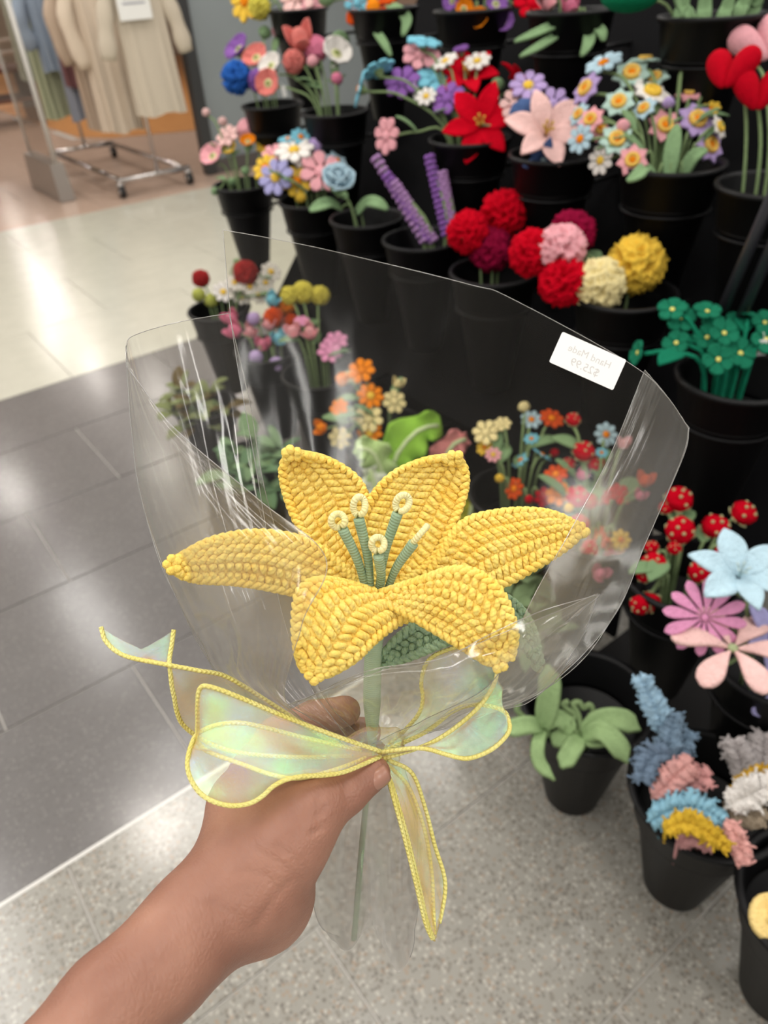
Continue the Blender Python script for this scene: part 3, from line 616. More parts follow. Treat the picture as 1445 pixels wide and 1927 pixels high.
plant('a0', 'dy 462 2 62 ye;pm 488 14 40 ly;d7 560 -4 60 lp;d7 588 8 44 pk')
plant('a1', 'dy 700 14 92 vo -.1 -.2 1;d7 672 6 42 sb;bd 615 -6 40 gn')
plant('a2', 'po 872 18 40 or;po 900 38 44 or;po 932 10 48 pu;po 945 44 48 pu;d7 1000 8 60 rd;po 852 2 40 pu')
plant('a3', 'tu 1033 6 44 pk;tu 1072 16 44 hp;tu 1055 -14 50 mg', leaves=1)
plant('b0', 'po 452 96 62 pu -.5 .3 .7;pm 445 146 56 bl -.6 0 .6;po 484 112 58 co -.3 .2 .9;pm 488 152 40 pu;bd 498 62 28 gn;bd 522 60 26 pk')
plant('b1', 'po 512 126 52 wh -.4 .1 .8;po 506 158 54 co -.2 -.2 .9 tag;tu 566 78 62 co;pf 594 92 44 hp;pm 552 116 40 co;po 632 104 66 wh .3 .2 .9 tag;bd 588 116 26 pk;bd 634 148 26 hp;pm 640 78 34 gn', leaves=.6)
plant('b3', 'dy 678 168 54 sb -.7 .2 .1;d7 712 132 56 sb -.3 .8 .1;d7 757 156 60 pu -.2 .2 .9 tag;d7 797 80 58 sb .1 .6 .6;d7 792 104 62 pk 0 .3 .9;d7 728 256 56 pk -.6 -.2 .5;d7 822 148 68 sb 0 .4 .9;po 868 98 34 pu;dy 838 116 44 wh;dy 898 116 46 wh;d7 842 186 58 pu;bd 836 172 26 pk;dy 802 182 36 wh;li 880 148 124 rd -.1 .3 .8;li 905 240 150 rd -.2 .0 1 -.05;li 972 158 90 rd .5 .6 .2;bd 936 160 30 gn tag', leaves=.3)
plant('b4', 'dy 994 162 62 li -.1 .3 .9 tag;d7 1040 196 54 li;li 1026 256 160 lp 0 .1 1 -.05;li 1020 296 80 db 0 -.6 .5;pf 984 214 50 db;dy 1068 236 40 li;d7 968 196 48 lp;dy 1060 210 40 la', leaves=.4)
plant('b5', 'st 1286 66 50 mi .3 .4 .8;st 1288 102 56 mi .2 .1 .9;dy 1136 120 62 pb -.4 .6 .7;st 1188 140 62 mi -.2 .3 .9 tag;st 1214 114 48 mi 0 .8 .5;st 1232 148 50 mi;st 1226 176 62 wh .1 .5 .8 tag;bd 1258 194 26 li;st 1104 168 56 li -.7 .2 .5;st 1164 194 54 mi -.3 .2 .9;st 1112 226 46 pk -.5 .1 .7;st 1126 242 46 pk .3 .0 .9;st 1090 216 40 pb -.7 .2 .5;dy 1092 262 46 pb -.6 -.1 .6;st 1160 264 58 mi -.1 .1 .9;st 1212 206 44 pb;st 1250 238 58 pk 0 .1 1;st 1300 172 50 pk -.3 .4 .8;st 1338 164 54 pk .4 .4 .7;st 1310 228 66 li .1 .2 .9 tag;st 1334 274 60 li .4 0 .8;st 1352 240 40 wh .5 .1 .6;dy 1130 302 46 wh -.6 -.2 .5;st 1190 302 52 pk -.3 -.1 .9 tag;bd 1172 238 30 pk;dy 1336 206 34 ye', leaves=.45)
plant('b6', 'he 1430 80 120 pk -.1 .2 .9;he 1374 132 108 rd -.5 .2 .7 -.04;he 1426 172 104 rd -.1 0 .9 -.05', leaves=0)
plant('c0', 'bd 388 212 18 lp -.5 .5 .5;bd 419 229 20 lp;d7 428 256 40 lp;pf 468 244 44 pk;po 430 280 36 ye -.1 .2 .9;po 467 268 34 or 0 .3 .8;po 402 296 52 pk -.3 .2 .8;dy 500 276 34 ye;bd 405 360 18 gn;bd 436 342 18 gn;bd 462 322 20 gn')
plant('c1', 'dy 554 284 66 wh -.1 .5 .8;dy 580 304 56 wh .5 .2 .7;dy 499 316 46 ye -.4 .1 .8;dy 520 334 62 la -.3 0 .9;dy 559 342 52 ye 0 0 1;bd 566 372 26 ye;d7 604 324 70 pk .2 .1 .9;d7 515 290 40 pk;dy 542 262 34 sb;dy 566 258 34 sb;d7 616 284 36 pb;dy 634 302 34 pb;pf 594 274 30 li;bd 634 284 18 lp', leaves=.3)
plant('c2', 'ro 636 348 80 pb .1 .3 .9 -.04', leaves=1)
plant('c4', 'pm 880 437 76 rd;pm 948 402 84 rd;pm 924 470 78 wi tag', leaves=.8)
plant('c5', 'pm 1000 476 84 rd;pm 1076 440 84 wi;pm 1056 468 88 pk;pm 1060 530 88 rd;pm 1128 536 94 cr;pm 1197 498 104 ye tag', leaves=.8)
EM = wool('#1b7d5e', 300)
plant('c6', 'cl 1265 584 50 gr -.3 .4 .8;cl 1280 598 52 gr 0 .1 1;cl 1330 588 48 gr 0 .6 .7;cl 1344 616 48 gr;cl 1361 628 52 gr .1 .2 .9;cl 1330 636 48 gr -.2 .2 .9;cl 1273 646 46 gr -.5 .1 .7;cl 1388 606 44 gr 0 .5 .8;cl 1350 677 54 gr 0 0 1;cl 1391 666 58 gr .1 .1 1;cl 1410 594 36 gr .2 .7 .4;cl 1438 608 44 gr;cl 1440 640 54 gr .1 .1 .9 tag;cl 1202 664 46 gr -.8 .1 .1', EM, EM, .3)
plant('d0', 'pm 378 524 32 br;bd 374 555 30 lm;bd 398 566 32 lm;dy 420 550 36 wh;dy 442 532 32 wh;dy 470 540 34 wh;dy 455 560 32 wh;dy 510 512 36 wh;pm 462 514 46 br;bd 446 494 18 gn;dy 486 556 30 wh;dy 500 532 30 wh', leaves=.3)
plant('d1', 'tu 436 600 38 hp;tu 442 624 42 hp;tu 472 625 34 pk;bd 478 600 30 li;tu 507 612 36 pk;pm 515 597 36 vo;tu 512 568 36 sb;tu 525 638 38 sb;tu 495 650 36 hp;bd 482 672 30 li;bd 520 686 34 li;pm 540 576 32 or;pm 548 606 30 vo', leaves=.3)
plant('d2', 'pm 545 556 34 ly;pm 570 550 40 ly;pm 602 556 36 ly;tu 552 625 38 pk;tu 584 628 40 pk;d7 568 604 26 mg;d7 632 642 40 mg;d7 620 662 40 mg', leaves=.5)
plant('d3', 'd7 680 698 46 or -.2 .3 .8;bd 645 714 32 or -.8 .2 .2;dy 697 745 46 or;tu 605 806 34 or;d7 638 768 34 or;dy 696 816 44 or;dy 664 708 30 cr;tu 668 784 28 cr;tu 748 724 30 cr;d7 742 756 40 cr .3 .1 .9;d7 694 788 48 cr;d7 640 824 38 cr -.1 -.4 .8', leaves=.8)
plant('d4', 'd7 914 814 44 cr -.2 .3 .9;d7 945 798 30 cr;bd 986 766 26 cr;dy 912 842 30 ye;dy 928 856 28 pk;bd 940 900 20 ye;dy 1000 790 36 pb 0 .4 .8;dy 1000 826 26 sb;dy 980 866 34 sb -.5 .5 .3;dy 1020 856 34 sb .4 .6 .2;dy 1038 788 42 vo;bd 1043 852 20 rd;dy 968 920 38 vo -.6 .1 .5;d7 1025 936 34 rd;bd 996 940 20 rd', leaves=.4)
plant('d5', 'be 1078 790 26 rd;dy 1140 818 42 pb .2 .1 .9;dy 1132 852 22 sb;be 1098 850 38 rd;be 1070 874 26 rd;be 1120 872 32 rd;tu 1172 836 32 pk;dy 1046 893 42 vo;tu 1094 896 30 hp;d7 1052 930 44 or;be 1086 936 40 rd;bd 1070 956 22 ye;be 1110 944 28 rd;d7 1132 936 36 rd;d7 1166 930 40 rd;tu 1214 906 40 vo;be 1090 986 34 rd;dy 1126 1012 42 vo;be 1110 1034 34 rd;dy 1162 1032 40 or;be 1150 1046 28 rd;tu 1128 1080 42 hp;dy 1168 1016 36 ye;tu 1204 934 30 hp', leaves=.4)
plant('d6', 'be 1277 940 46 rd .1 .5 .8;be 1254 956 26 rd;be 1280 998 48 rd;be 1226 1030 24 rd;be 1269 1032 24 rd -.1 .3 .9;be 1230 1062 42 rd;be 1213 1083 26 rd;be 1222 1132 40 rd -.3 -.6 .5;be 1204 1138 34 rd -.7 -.3 .5;be 1346 993 48 rd;be 1398 966 44 rd .3 .4 .7;be 1371 1014 22 rd;be 1364 1044 38 rd;be 1318 1076 40 rd', leaves=.3)
plant('d7', 'li 1388 1088 190 pb -.1 .6 .8 -.12;sp 1326 1162 148 mg -.2 .1 1 -.09;sp 1378 1222 220 lp -.1 .7 .6 -.11;li 1446 1200 150 la .3 .3 .9 -.06;sp 1466 1290 150 la .2 -.2 .9 -.03', leaves=.2)

# ---------------------------------------------------------------- plants without blooms
def strap(mb, pts, w, th=.006, prof=None, up=None, nu=18):   # a leaf blade along pts (world), half-width w
    P = cat(pts, nu); T = np.gradient(P, axis=0); T /= np.linalg.norm(T, axis=1)[:, None]
    t = np.linspace(0, 1, nu); wd = w * (np.sin(np.pi * np.clip(.12 + .86 * t, 0, 1)) ** .55 if prof is None else prof(t))
    up = nrm(C0 - P[nu // 2]) * .6 + np.array([0, 0, .6]) if up is None else np.asarray(up, float)
    S = np.cross(T, up); S /= np.linalg.norm(S, axis=1)[:, None] + 1e-9; N = np.cross(S, T)
    s = np.linspace(-1, 1, 7)
    G = P[:, None] + S[:, None] * (s[None, :, None] * wd[:, None, None]) + N[:, None] * (.35 * (s[None, :, None] ** 2) * wd[:, None, None])
    mb.add(*sheet(G, th))
def plant_thing(name, label, cat_, bk, group=None):
    bc = B[bk]; base = np.array([bc[0] + RNG.uniform(-.03, .03), bc[1] + RNG.uniform(-.03, .03), bc[2] - BH + .03]); return thing(name, label, cat_, base, group), base
def pts3(rows): return [at(*r) for r in rows]
# thick grey-green stems in the top bucket
D = depth_of(B['a4'])
for i, (x0, y0, x1, y1, w) in enumerate(((1300, 62, 1262, -40, .012), (1322, 66, 1330, -50, .014), (1352, 64, 1385, -40, .013), (1275, 58, 1300, -40, .010), (1380, 52, 1420, -40, .014), (1410, 40, 1440, -30, .012))):
    t_, b = plant_thing('leaf_stem', ['slim grey-green knitted leaf bending outwards', 'broad grey-green knitted leaf standing straight', 'wide grey-green knitted leaf leaning over', 'narrow grey-green knitted leaf behind others', 'thick grey-green knitted leaf near rim', 'short grey-green knitted leaf beside the pink heart'][i] + ' in the top-tier bucket', 'leaf', 'a4', 'grey-green leaves in the top bucket')
    mb = MB(); strap(mb, [b, at(x0, y0, D), at((x0 + x1) / 2, (y0 + y1) / 2, D - .02), at(x1, y1, D - .05)], w)
    obj('blade', mb.mesh('blade', LEAF, org=b), t_)
t_, b = plant_thing('knitted_pompom', 'dark green knitted ball hanging over the rim, mostly above the frame', 'flower', 'a4')
mb = MB(); V, Fc = ball(3, .05); mb.add(V * (1.2, 1.2, .6) + at(1186, -8, D - .05), Fc); obj('bloom', mb.mesh('bloom', wool(PAL['bk'][0]), org=b), t_)
mb = MB(); mb.add(*tube(cat([b, at(1270, 40, D), at(1200, -6, D - .04)], 12), .003, 6)); obj('stem', mb.mesh('stem', STEM, org=b), t_)
# loose leaves hanging over the upper rims
def loose(bk, label, pts, w, mat=None, dz=-.06):
    t_, b = plant_thing('hanging_leaf', label, 'leaf', bk, 'loose knitted leaves over the bucket rims'); D_ = depth_of(B[bk]); mb = MB()
    P_ = [at(x, y, D_ + dz * min(1, i * .6)) for i, (x, y) in enumerate(pts)]; strap(mb, P_, w, .006); obj('blade', mb.mesh('blade', LEAF, org=b), t_)
    mb = MB(); mb.add(*tube(cat([b, B[bk] * .5 + P_[0] * .5, P_[0]], 8), .003, 6)); obj('stem', mb.mesh('stem', STEM, org=b), t_)
loose('a3', 'long grey-green knitted leaf reaching sideways below the pink tulips', [(1075, 42), (1045, 48), (1010, 62), (968, 78)], .012)
loose('a3', 'grey-green knitted leaf lowest below the pink tulips', [(1068, 50), (1040, 72), (1010, 90), (978, 106)], .011)
loose('a3', 'rounded grey-green knitted leaf hanging straight down below the pink tulips', [(1095, 38), (1108, 62), (1106, 84), (1094, 106)], .014)
loose('a3', 'small grey-green knitted leaf beside the hanging one below the tulips', [(1105, 40), (1122, 52), (1132, 62), (1136, 78)], .013)
loose('a1', 'broad grey-green knitted leaf drooping beside the big orange daisy', [(728, 8), (748, 20), (765, 38), (758, 68)], .018)
loose('a1', 'dark grey-green knitted leaf hanging under the big orange daisy', [(700, 48), (712, 66), (724, 84), (736, 106)], .013)
loose('c2', 'round grey-green knitted leaf under the blue rose', [(640, 392), (620, 384), (602, 388), (582, 396)], .020)
loose('c2', 'grey-green knitted leaf beside the blue rose, towards the lavender', [(672, 400), (692, 382), (712, 384), (730, 394)], .020)
loose('b5', 'olive knitted leaf bending over the rim of the mixed daffodil bucket', [(1235, 335), (1215, 318), (1200, 330), (1180, 340)], .014)
loose('b5', 'broad olive knitted leaf standing in the middle of the mixed daffodil bucket', [(1258, 335), (1262, 300), (1268, 265), (1274, 235)], .016, dz=-.02)
loose('b5', 'olive knitted leaf leaning away in the mixed daffodil bucket', [(1285, 330), (1298, 305), (1312, 290), (1330, 282)], .015, dz=-.03)
# lavender spikes
D = depth_of(B['c3'])
for i, (x0, y0, x1, y1, c) in enumerate(((798, 452, 708, 298, 'lv'), (806, 450, 728, 330, 'pu'), (815, 452, 742, 345, 'lv'), (840, 440, 808, 296, 'pu'), (852, 432, 832, 326, 'lv'))):
    t_, b = plant_thing('lavender_spike', ['tallest pale lavender knitted spike, outermost of five leaning left', 'dark purple knitted spike between two pale lavender ones', 'short pale lavender knitted spike in the leaning bunch of three', 'dark purple knitted spike, taller of the upright pair', 'pale lavender knitted spike, shorter of the upright pair'][i] if i else 'tallest pale lavender knitted spike, outermost of the leaning bunch of three', 'flower', 'c3', 'lavender spikes in the third-tier bucket')
    a, e = at(x0, y0, D - .02), at(x1, y1, D - .06); n = 15; mb = MB()
    V0, F0 = ball(1)
    for k in range(n):
        p_ = a + (e - a) * k / (n - 1)
        for q in range(5):
            an = q * 1.257 + k * .6; ax = nrm(e - a); u = nrm(np.cross(ax, [0, 0, 1.])); v = np.cross(ax, u)
            mb.add(V0 * .0078 + p_ + (u * math.cos(an) + v * math.sin(an)) * .0095, F0)
    obj('spike', mb.mesh('spike', wool(PAL[c][0]), org=b), t_)
    mb = MB(); mb.add(*tube(cat([b, a, e], 10), .005, 6)); obj('stem', mb.mesh('stem', STEM, org=b), t_)
# brown and grey-green foliage at the far floor end
OLIVE = wool('#8b9463', 260); BROWN = wool('#6b5a36', 260)
def bush(bk, name, label, spots, mats, ln, nleaf, cat_='plant'):
    t_, b = plant_thing(name, label, cat_, bk); D = depth_of(B[bk])
    for (x, y, dd) in spots:
        P = at(x, y, D + dd); mb = MB(); pa, _ = stem_path(B[bk], P, np.zeros(3)); mb.add(*tube(pa, .003, 5)); obj('stem', mb.mesh('stem', STEM, org=b), t_)
        for k in range(nleaf):
            obj('leaf', leaf_mesh(mats[RNG.randrange(len(mats))], RNG.randrange(3)), t_, Matrix.Translation((P - b + np.array([RNG.uniform(-.015, .015) for _ in range(3)])).tolist()) @ Matrix.Rotation(k * 6.28 / nleaf + RNG.uniform(-.4, .4), 4, 'Z') @ Matrix.Rotation(RNG.uniform(-.7, .5), 4, 'Y') @ Matrix.Scale(ln * RNG.uniform(.7, 1.2), 4))
bush('e0', 'olive_leaf_plant', 'dry olive and brown knitted foliage in a floor bucket seen through the clear wrap', [(330, 775, 0), (360, 760, -.02), (395, 750, .02), (420, 775, -.02), (380, 790, -.04), (340, 740, .05), (350, 800, -.05)], [OLIVE, BROWN, OLIVE], .085, 6)
bush('e1', 'leafy_plant', 'grey-green knitted foliage in the floor bucket left of the orange freesias', [(440, 850, 0), (480, 835, -.02), (520, 850, 0), (430, 890, -.04), (480, 890, -.06), (530, 885, -.03), (500, 920, -.08), (450, 930, -.08), (540, 930, -.06)], [LEAF, wool('#6f8f6a', 260)], .085, 5)
# ruffled lettuce and pink leaves
D = depth_of(B['e2'])
def ruffled(name, label, pts, w, hexc, seed, bk='e2'):
    t_, b = plant_thing(name, label, 'leaf', bk, 'ruffled leaves behind the yellow lily'); P = cat(pts3(pts), 26); rg = random.Random(seed)
    T = np.gradient(P, axis=0); S = np.cross(T, nrm(C0 - P[10])); S /= np.linalg.norm(S, axis=1)[:, None]; N = nrm(C0 - P[10])
    t = np.linspace(0, 1, 26); s = np.linspace(-1, 1, 13); wd = w * (.35 + .65 * np.sin(np.pi * np.clip(t * .8 + .15, 0, 1)))
    G = P[:, None] + S[:, None] * (s[None, :, None] * (wd * (1 + .18 * np.sin(21 * t + seed)))[:, None, None]) + N * ((.028 * np.sin(26 * t[:, None] + 2.6 * np.sign(s[None, :]) + seed) * np.abs(s[None, :]) ** 2.2)[..., None])
    obj('blade', MB().add(*sheet(G, .006)).mesh('blade', wool(hexc, 260), org=b), t_)
    obj('midrib', MB().add(*tube(np.vstack([b, P[::3] + N * .004]), .006, 6)).mesh('midrib', wool('#cfe0b0', 260), org=b), t_)
ruffled('lettuce_leaf', 'bright green ruffled knitted leaf rising behind the two upright lily petals', [(735, 960, D), (735, 900, D - .06), (750, 850, D - .1), (790, 808, D - .1), (830, 800, D - .08)], .055, '#8fbf4a', 1)
ruffled('lettuce_leaf', 'pale green ruffled knitted leaf spreading sideways behind the upper petals', [(740, 950, D), (720, 890, D - .08), (700, 850, D - .12), (668, 842, D - .12)], .04, '#b4cf8e', 2)
ruffled('lettuce_leaf', 'white-green ruffled knitted leaf low between the two upright petals', [(725, 980, D), (710, 930, D - .07), (695, 880, D - .1)], .04, '#dfe6d6', 4)
ruffled('lettuce_leaf', 'pink ruffled knitted leaf beside the bright green one, behind the petals', [(820, 950, D), (830, 890, D - .05), (850, 840, D - .08), (880, 825, D - .08)], .04, '#d98f8f', 3)
ruffled('lettuce_leaf', 'plain yellow-green knitted leaf peeking out over the sideways lily petal', [(880, 1020, D), (885, 970, D - .05), (895, 925, D - .08)], .045, '#b8b83f', 7)
bush('e3', 'leafy_plant', 'dim grey-green knitted leaves low behind the clear wrap beside the lily', [(930, 1090, 0), (985, 1090, -.03), (960, 1140, -.06), (1010, 1150, -.04), (1020, 1200, -.08)], [wool('#8ba37c', 260)], .09, 5)
# green strap-leaf plants
D = depth_of(B['e4']); SL = wool('#93ad7a', 300)
def straps(label, leaves, tendrils=()):
    t_, b = plant_thing('strap_plant', label, 'plant', 'e4', 'strap-leaf plants in the floor bucket')
    for pts, w in leaves:
        mb = MB(); strap(mb, pts3(pts), w, .008, lambda t: np.clip(.62 + .5 * np.sin(np.pi * t), 0, 1) * np.clip((1.02 - t) * 5, .15, 1)); obj('leaf', mb.mesh('leaf', SL, org=b), t_)
    for pts in tendrils:
        mb = MB(); mb.add(*tube(cat(pts3(pts), 24), .0055, 7)); obj('tendril', mb.mesh('tendril', wool('#7f9468', 300), org=b), t_)
    mb = MB(); q = at(*leaves[0][0][0]); mb.add(*tube(cat([b, b * .4 + q * .6 + (0, 0, .0), q], 8), .009, 8)); obj('stem', mb.mesh('stem', SL, org=b), t_)
d = D - .08
straps('green knitted plant with one tall leaf and a hanging one, half hidden by the wrap', [([(1022, 1370, d), (1030, 1330, d - .02), (1034, 1290, d - .03), (1030, 1250, d - .03)], .019), ([(1018, 1372, d), (1000, 1365, d - .02), (975, 1368, d - .03), (945, 1378, d - .03)], .016), ([(1022, 1375, d), (1012, 1400, d - .04), (1015, 1435, d - .05), (1044, 1468, d - .06)], .011), ([(1024, 1366, d), (1045, 1352, d), (1065, 1362, d), (1072, 1385, d)], .016)], [[(1000, 1372, d), (985, 1350, d), (972, 1335, d), (978, 1322, d)]])
straps('green knitted plant with broad arching leaves and two curled tendrils', [([(1095, 1385, d), (1130, 1358, d - .02), (1170, 1356, d - .03), (1205, 1374, d - .03)], .02), ([(1095, 1388, d), (1130, 1376, d - .04), (1160, 1400, d - .06), (1182, 1436, d - .07)], .018), ([(1092, 1388, d), (1080, 1405, d - .03), (1068, 1425, d - .04), (1056, 1445, d - .05)], .016), ([(1090, 1386, d), (1070, 1384, d), (1052, 1392, d), (1040, 1402, d)], .016), ([(1096, 1390, d), (1120, 1390, d - .02), (1150, 1388, d), (1172, 1402, d)], .016)],
       [[(1085, 1380, d), (1075, 1360, d), (1082, 1345, d), (1068, 1335, d), (1060, 1325, d), (1070, 1320, d)], [(1095, 1380, d), (1088, 1345, d), (1078, 1325, d), (1090, 1322, d), (1098, 1332, d), (1110, 1326, d), (1116, 1340, d), (1108, 1348, d)]])
# knitted fern leaves with frayed edges in the nearest full bucket
D = depth_of(B['e5'])
def fern(label, pts, w, hexc, seed, n=15, dense=1.0, jag=1.0):
    t_, b = plant_thing('fern_leaf', label, 'leaf', 'e5', 'knitted fern leaves in the floor bucket'); rg = random.Random(seed); m_ = wool(hexc, 340, .7)
    P = cat(pts3(pts), 30); T = np.gradient(P, axis=0); T /= np.linalg.norm(T, axis=1)[:, None]; mb = MB()
    vw = nrm(C0 - P[15])
    for k in range(n):
        f = (k + .5) / n; i = int(f * 28) ; p_ = P[i]; t_dir = T[i]; s_ = nrm(np.cross(t_dir, vw)); L_ = w * (.45 + .55 * math.sin(math.pi * min(1, f * .85 + .12)))
        for sg in (-1, 1):
            dr = nrm(sg * s_ + t_dir * .75 + vw * rg.uniform(-.35, .35)); l_ = L_ * rg.uniform(.75, 1.15) * jag
            q = [p_, p_ + dr * l_ * .5 + vw * .004, p_ + dr * l_ + vw * rg.uniform(-.01, .01)]
            mb.add(*tube(cat(q, 8), [.003, .0052, .006, .0063, .0062, .0058, .005, .0034], 6, flat=(vw, .8)))
            for j in range(2, 8):                    # frayed loops along each leaflet
                c_ = cat(q, 8)[j]; e_ = nrm(np.array([rg.uniform(-1, 1) for _ in range(3)])); mb.add(*tube([c_, c_ + e_ * .007, c_ + e_ * .0095], [.0022, .002, .0012], 4))
    obj('frond', mb.mesh('frond', m_, org=b), t_)
    mb = MB(); mb.add(*tube(np.vstack([b, P[::3]]), .003, 6)); obj('midrib', mb.mesh('midrib', m_, org=b), t_)
d = D - .05
BLF = '#8aa9c0'
fern('light blue knitted fern leaf, topmost, standing against the bucket rim', [(1248, 1375, d + .03), (1238, 1345, d), (1222, 1310, d - .01), (1200, 1268, d - .02)], .024, '#a9cbe2', 1, 12)
fern('grey-blue knitted fern leaf forking below the light blue one', [(1250, 1460, d), (1252, 1420, d), (1262, 1380, d), (1270, 1335, d)], .026, '#8299ae', 2, 12)
fern('grey-blue knitted fern leaf leaning to the bucket centre', [(1245, 1465, d - .01), (1262, 1435, d), (1280, 1405, d), (1298, 1372, d)], .024, '#7f97ad', 3, 11)
fern('dark grey-blue knitted fern leaf lowest at the bucket wall', [(1262, 1420, d - .01), (1235, 1420, d - .01), (1215, 1440, d - .02), (1208, 1472, d - .03)], .026, '#74879c', 4, 11)
fern('pink knitted fern leaf under the grey-blue ones', [(1228, 1500, d - .03), (1255, 1475, d - .03), (1280, 1450, d - .04), (1300, 1438, d - .05)], .026, '#e3aba6', 5, 12)
fern('dusty pink knitted fern leaf deeper beside the first pink one', [(1255, 1500, d - .03), (1280, 1485, d - .03), (1310, 1465, d - .04), (1334, 1462, d - .05)], .024, '#d79d9b', 6, 11)
fern('sky blue knitted fern leaf lying across the bucket', [(1225, 1545, d - .05), (1262, 1525, d - .06), (1310, 1520, d - .07), (1365, 1548, d - .08)], .03, '#93c3d8', 7, 15)
fern('teal blue knitted fern leaf under the sky blue one', [(1228, 1540, d - .03), (1260, 1535, d - .04), (1300, 1540, d - .05), (1340, 1552, d - .05)], .024, '#6fa3b5', 8, 12)
fern('yellow knitted fern leaf lying along the rim nearest the viewer', [(1252, 1560, d - .09), (1285, 1548, d - .1), (1320, 1558, d - .11), (1374, 1598, d - .12)], .02, '#dcb53c', 9, 17)
fern('pink knitted fern leaf hanging over the rim, lowest of all', [(1370, 1545, d - .09), (1380, 1565, d - .1), (1392, 1595, d - .11), (1402, 1628, d - .12)], .018, '#e6aca6', 10, 10)
fern('dull pink knitted fern leaf under the yellow one', [(1275, 1585, d - .06), (1305, 1575, d - .07), (1340, 1588, d - .07)], .02, '#cf9a9a', 11, 9)
fern('white knitted fern leaf piled on the beige one', [(1368, 1518, d - .08), (1400, 1500, d - .09), (1430, 1485, d - .1), (1462, 1470, d - .1)], .03, '#e9e4df', 12, 13)
fern('beige knitted fern leaf under the white one', [(1360, 1540, d - .06), (1395, 1530, d - .07), (1435, 1520, d - .08)], .03, '#a99a86', 13, 11)
fern('pale grey knitted fern leaf standing at the far rim', [(1400, 1470, d), (1395, 1440, d), (1388, 1415, d), (1382, 1392, d)], .03, '#c9c2c2', 14, 9)
fern('light grey knitted fern leaf upright at the frame edge', [(1430, 1470, d), (1434, 1430, d), (1436, 1405, d), (1438, 1380, d)], .028, '#bdb6b6', 15, 9)
fern('mustard knitted fern leaf between the white and grey ones', [(1385, 1500, d - .07), (1400, 1475, d - .07), (1425, 1458, d - .07), (1455, 1450, d - .07)], .016, '#d3a83a', 16, 11)
# pale yellow leaf in the bucket cut by the frame
t_, b = plant_thing('yellow_leaf', 'pale yellow knitted leaf in the bucket cut off by the frame edge', 'leaf', 'e6')
D6 = depth_of(B['e6']); mb = MB(); strap(mb, [b, at(1480, 1730, D6 - .16), at(1450, 1715, D6 - .17), at(1436, 1735, D6 - .18), at(1440, 1765, D6 - .19)], .02, .008); obj('blade', mb.mesh('blade', wool('#ecd08a'), org=b), t_)

# ---------------------------------------------------------------- the held bouquet: crocheted yellow lily, clear wrap, organza bow
BO = at(700, 1410, .405)
bouquet = thing('lily_bouquet', 'crocheted yellow lily wrapped in clear film with an iridescent bow, held in a hand', 'bouquet', BO)
def bp_(name, mb, mat, parent=None, smooth=True): return obj(name, mb.mesh(name, mat, smooth, org=BO), parent or bouquet)
YEL = yarn_uv('yellow_yarn', '#ffde7a', '#fed465', 2.0, 420.0, .45)
GRNY = yarn_uv('green_yarn', '#a3bd9c', '#8fab8a')
def lobe(mb, a, b, wv, nv, rw, rn, arch, k=7, seg=8):    # one fat yarn loop lying on the fabric
    t = np.linspace(0, 1, k); P = a + (b - a) * t[:, None] + nv * (arch * np.sin(np.pi * t))[:, None]
    pr = np.array([.62, .93, 1, 1, 1, .93, .62])[:k]; T = nrm(b - a); wv = nrm(wv - T * (wv @ T)); nv = nrm(np.cross(T, wv)) * (1 if np.dot(np.cross(T, wv), nv) > 0 else -1)
    th = np.linspace(0, 2 * np.pi, seg, endpoint=False)
    V = P[:, None] + pr[:, None, None] * (rw * np.cos(th)[None, :, None] * wv + rn * np.sin(th)[None, :, None] * nv)
    Fc = [(i * seg + j, i * seg + (j + 1) % seg, (i + 1) * seg + (j + 1) % seg, (i + 1) * seg + j) for i in range(k - 1) for j in range(seg)]
    Fc += [tuple(range(seg - 1, -1, -1)), tuple((k - 1) * seg + j for j in range(seg))]
    uv = np.stack([np.tile(th / (2 * np.pi), k), np.repeat(t * np.linalg.norm(b - a) + RNG.random(), seg)], 1)
    mb.add(V.reshape(-1, 3), Fc, uv)
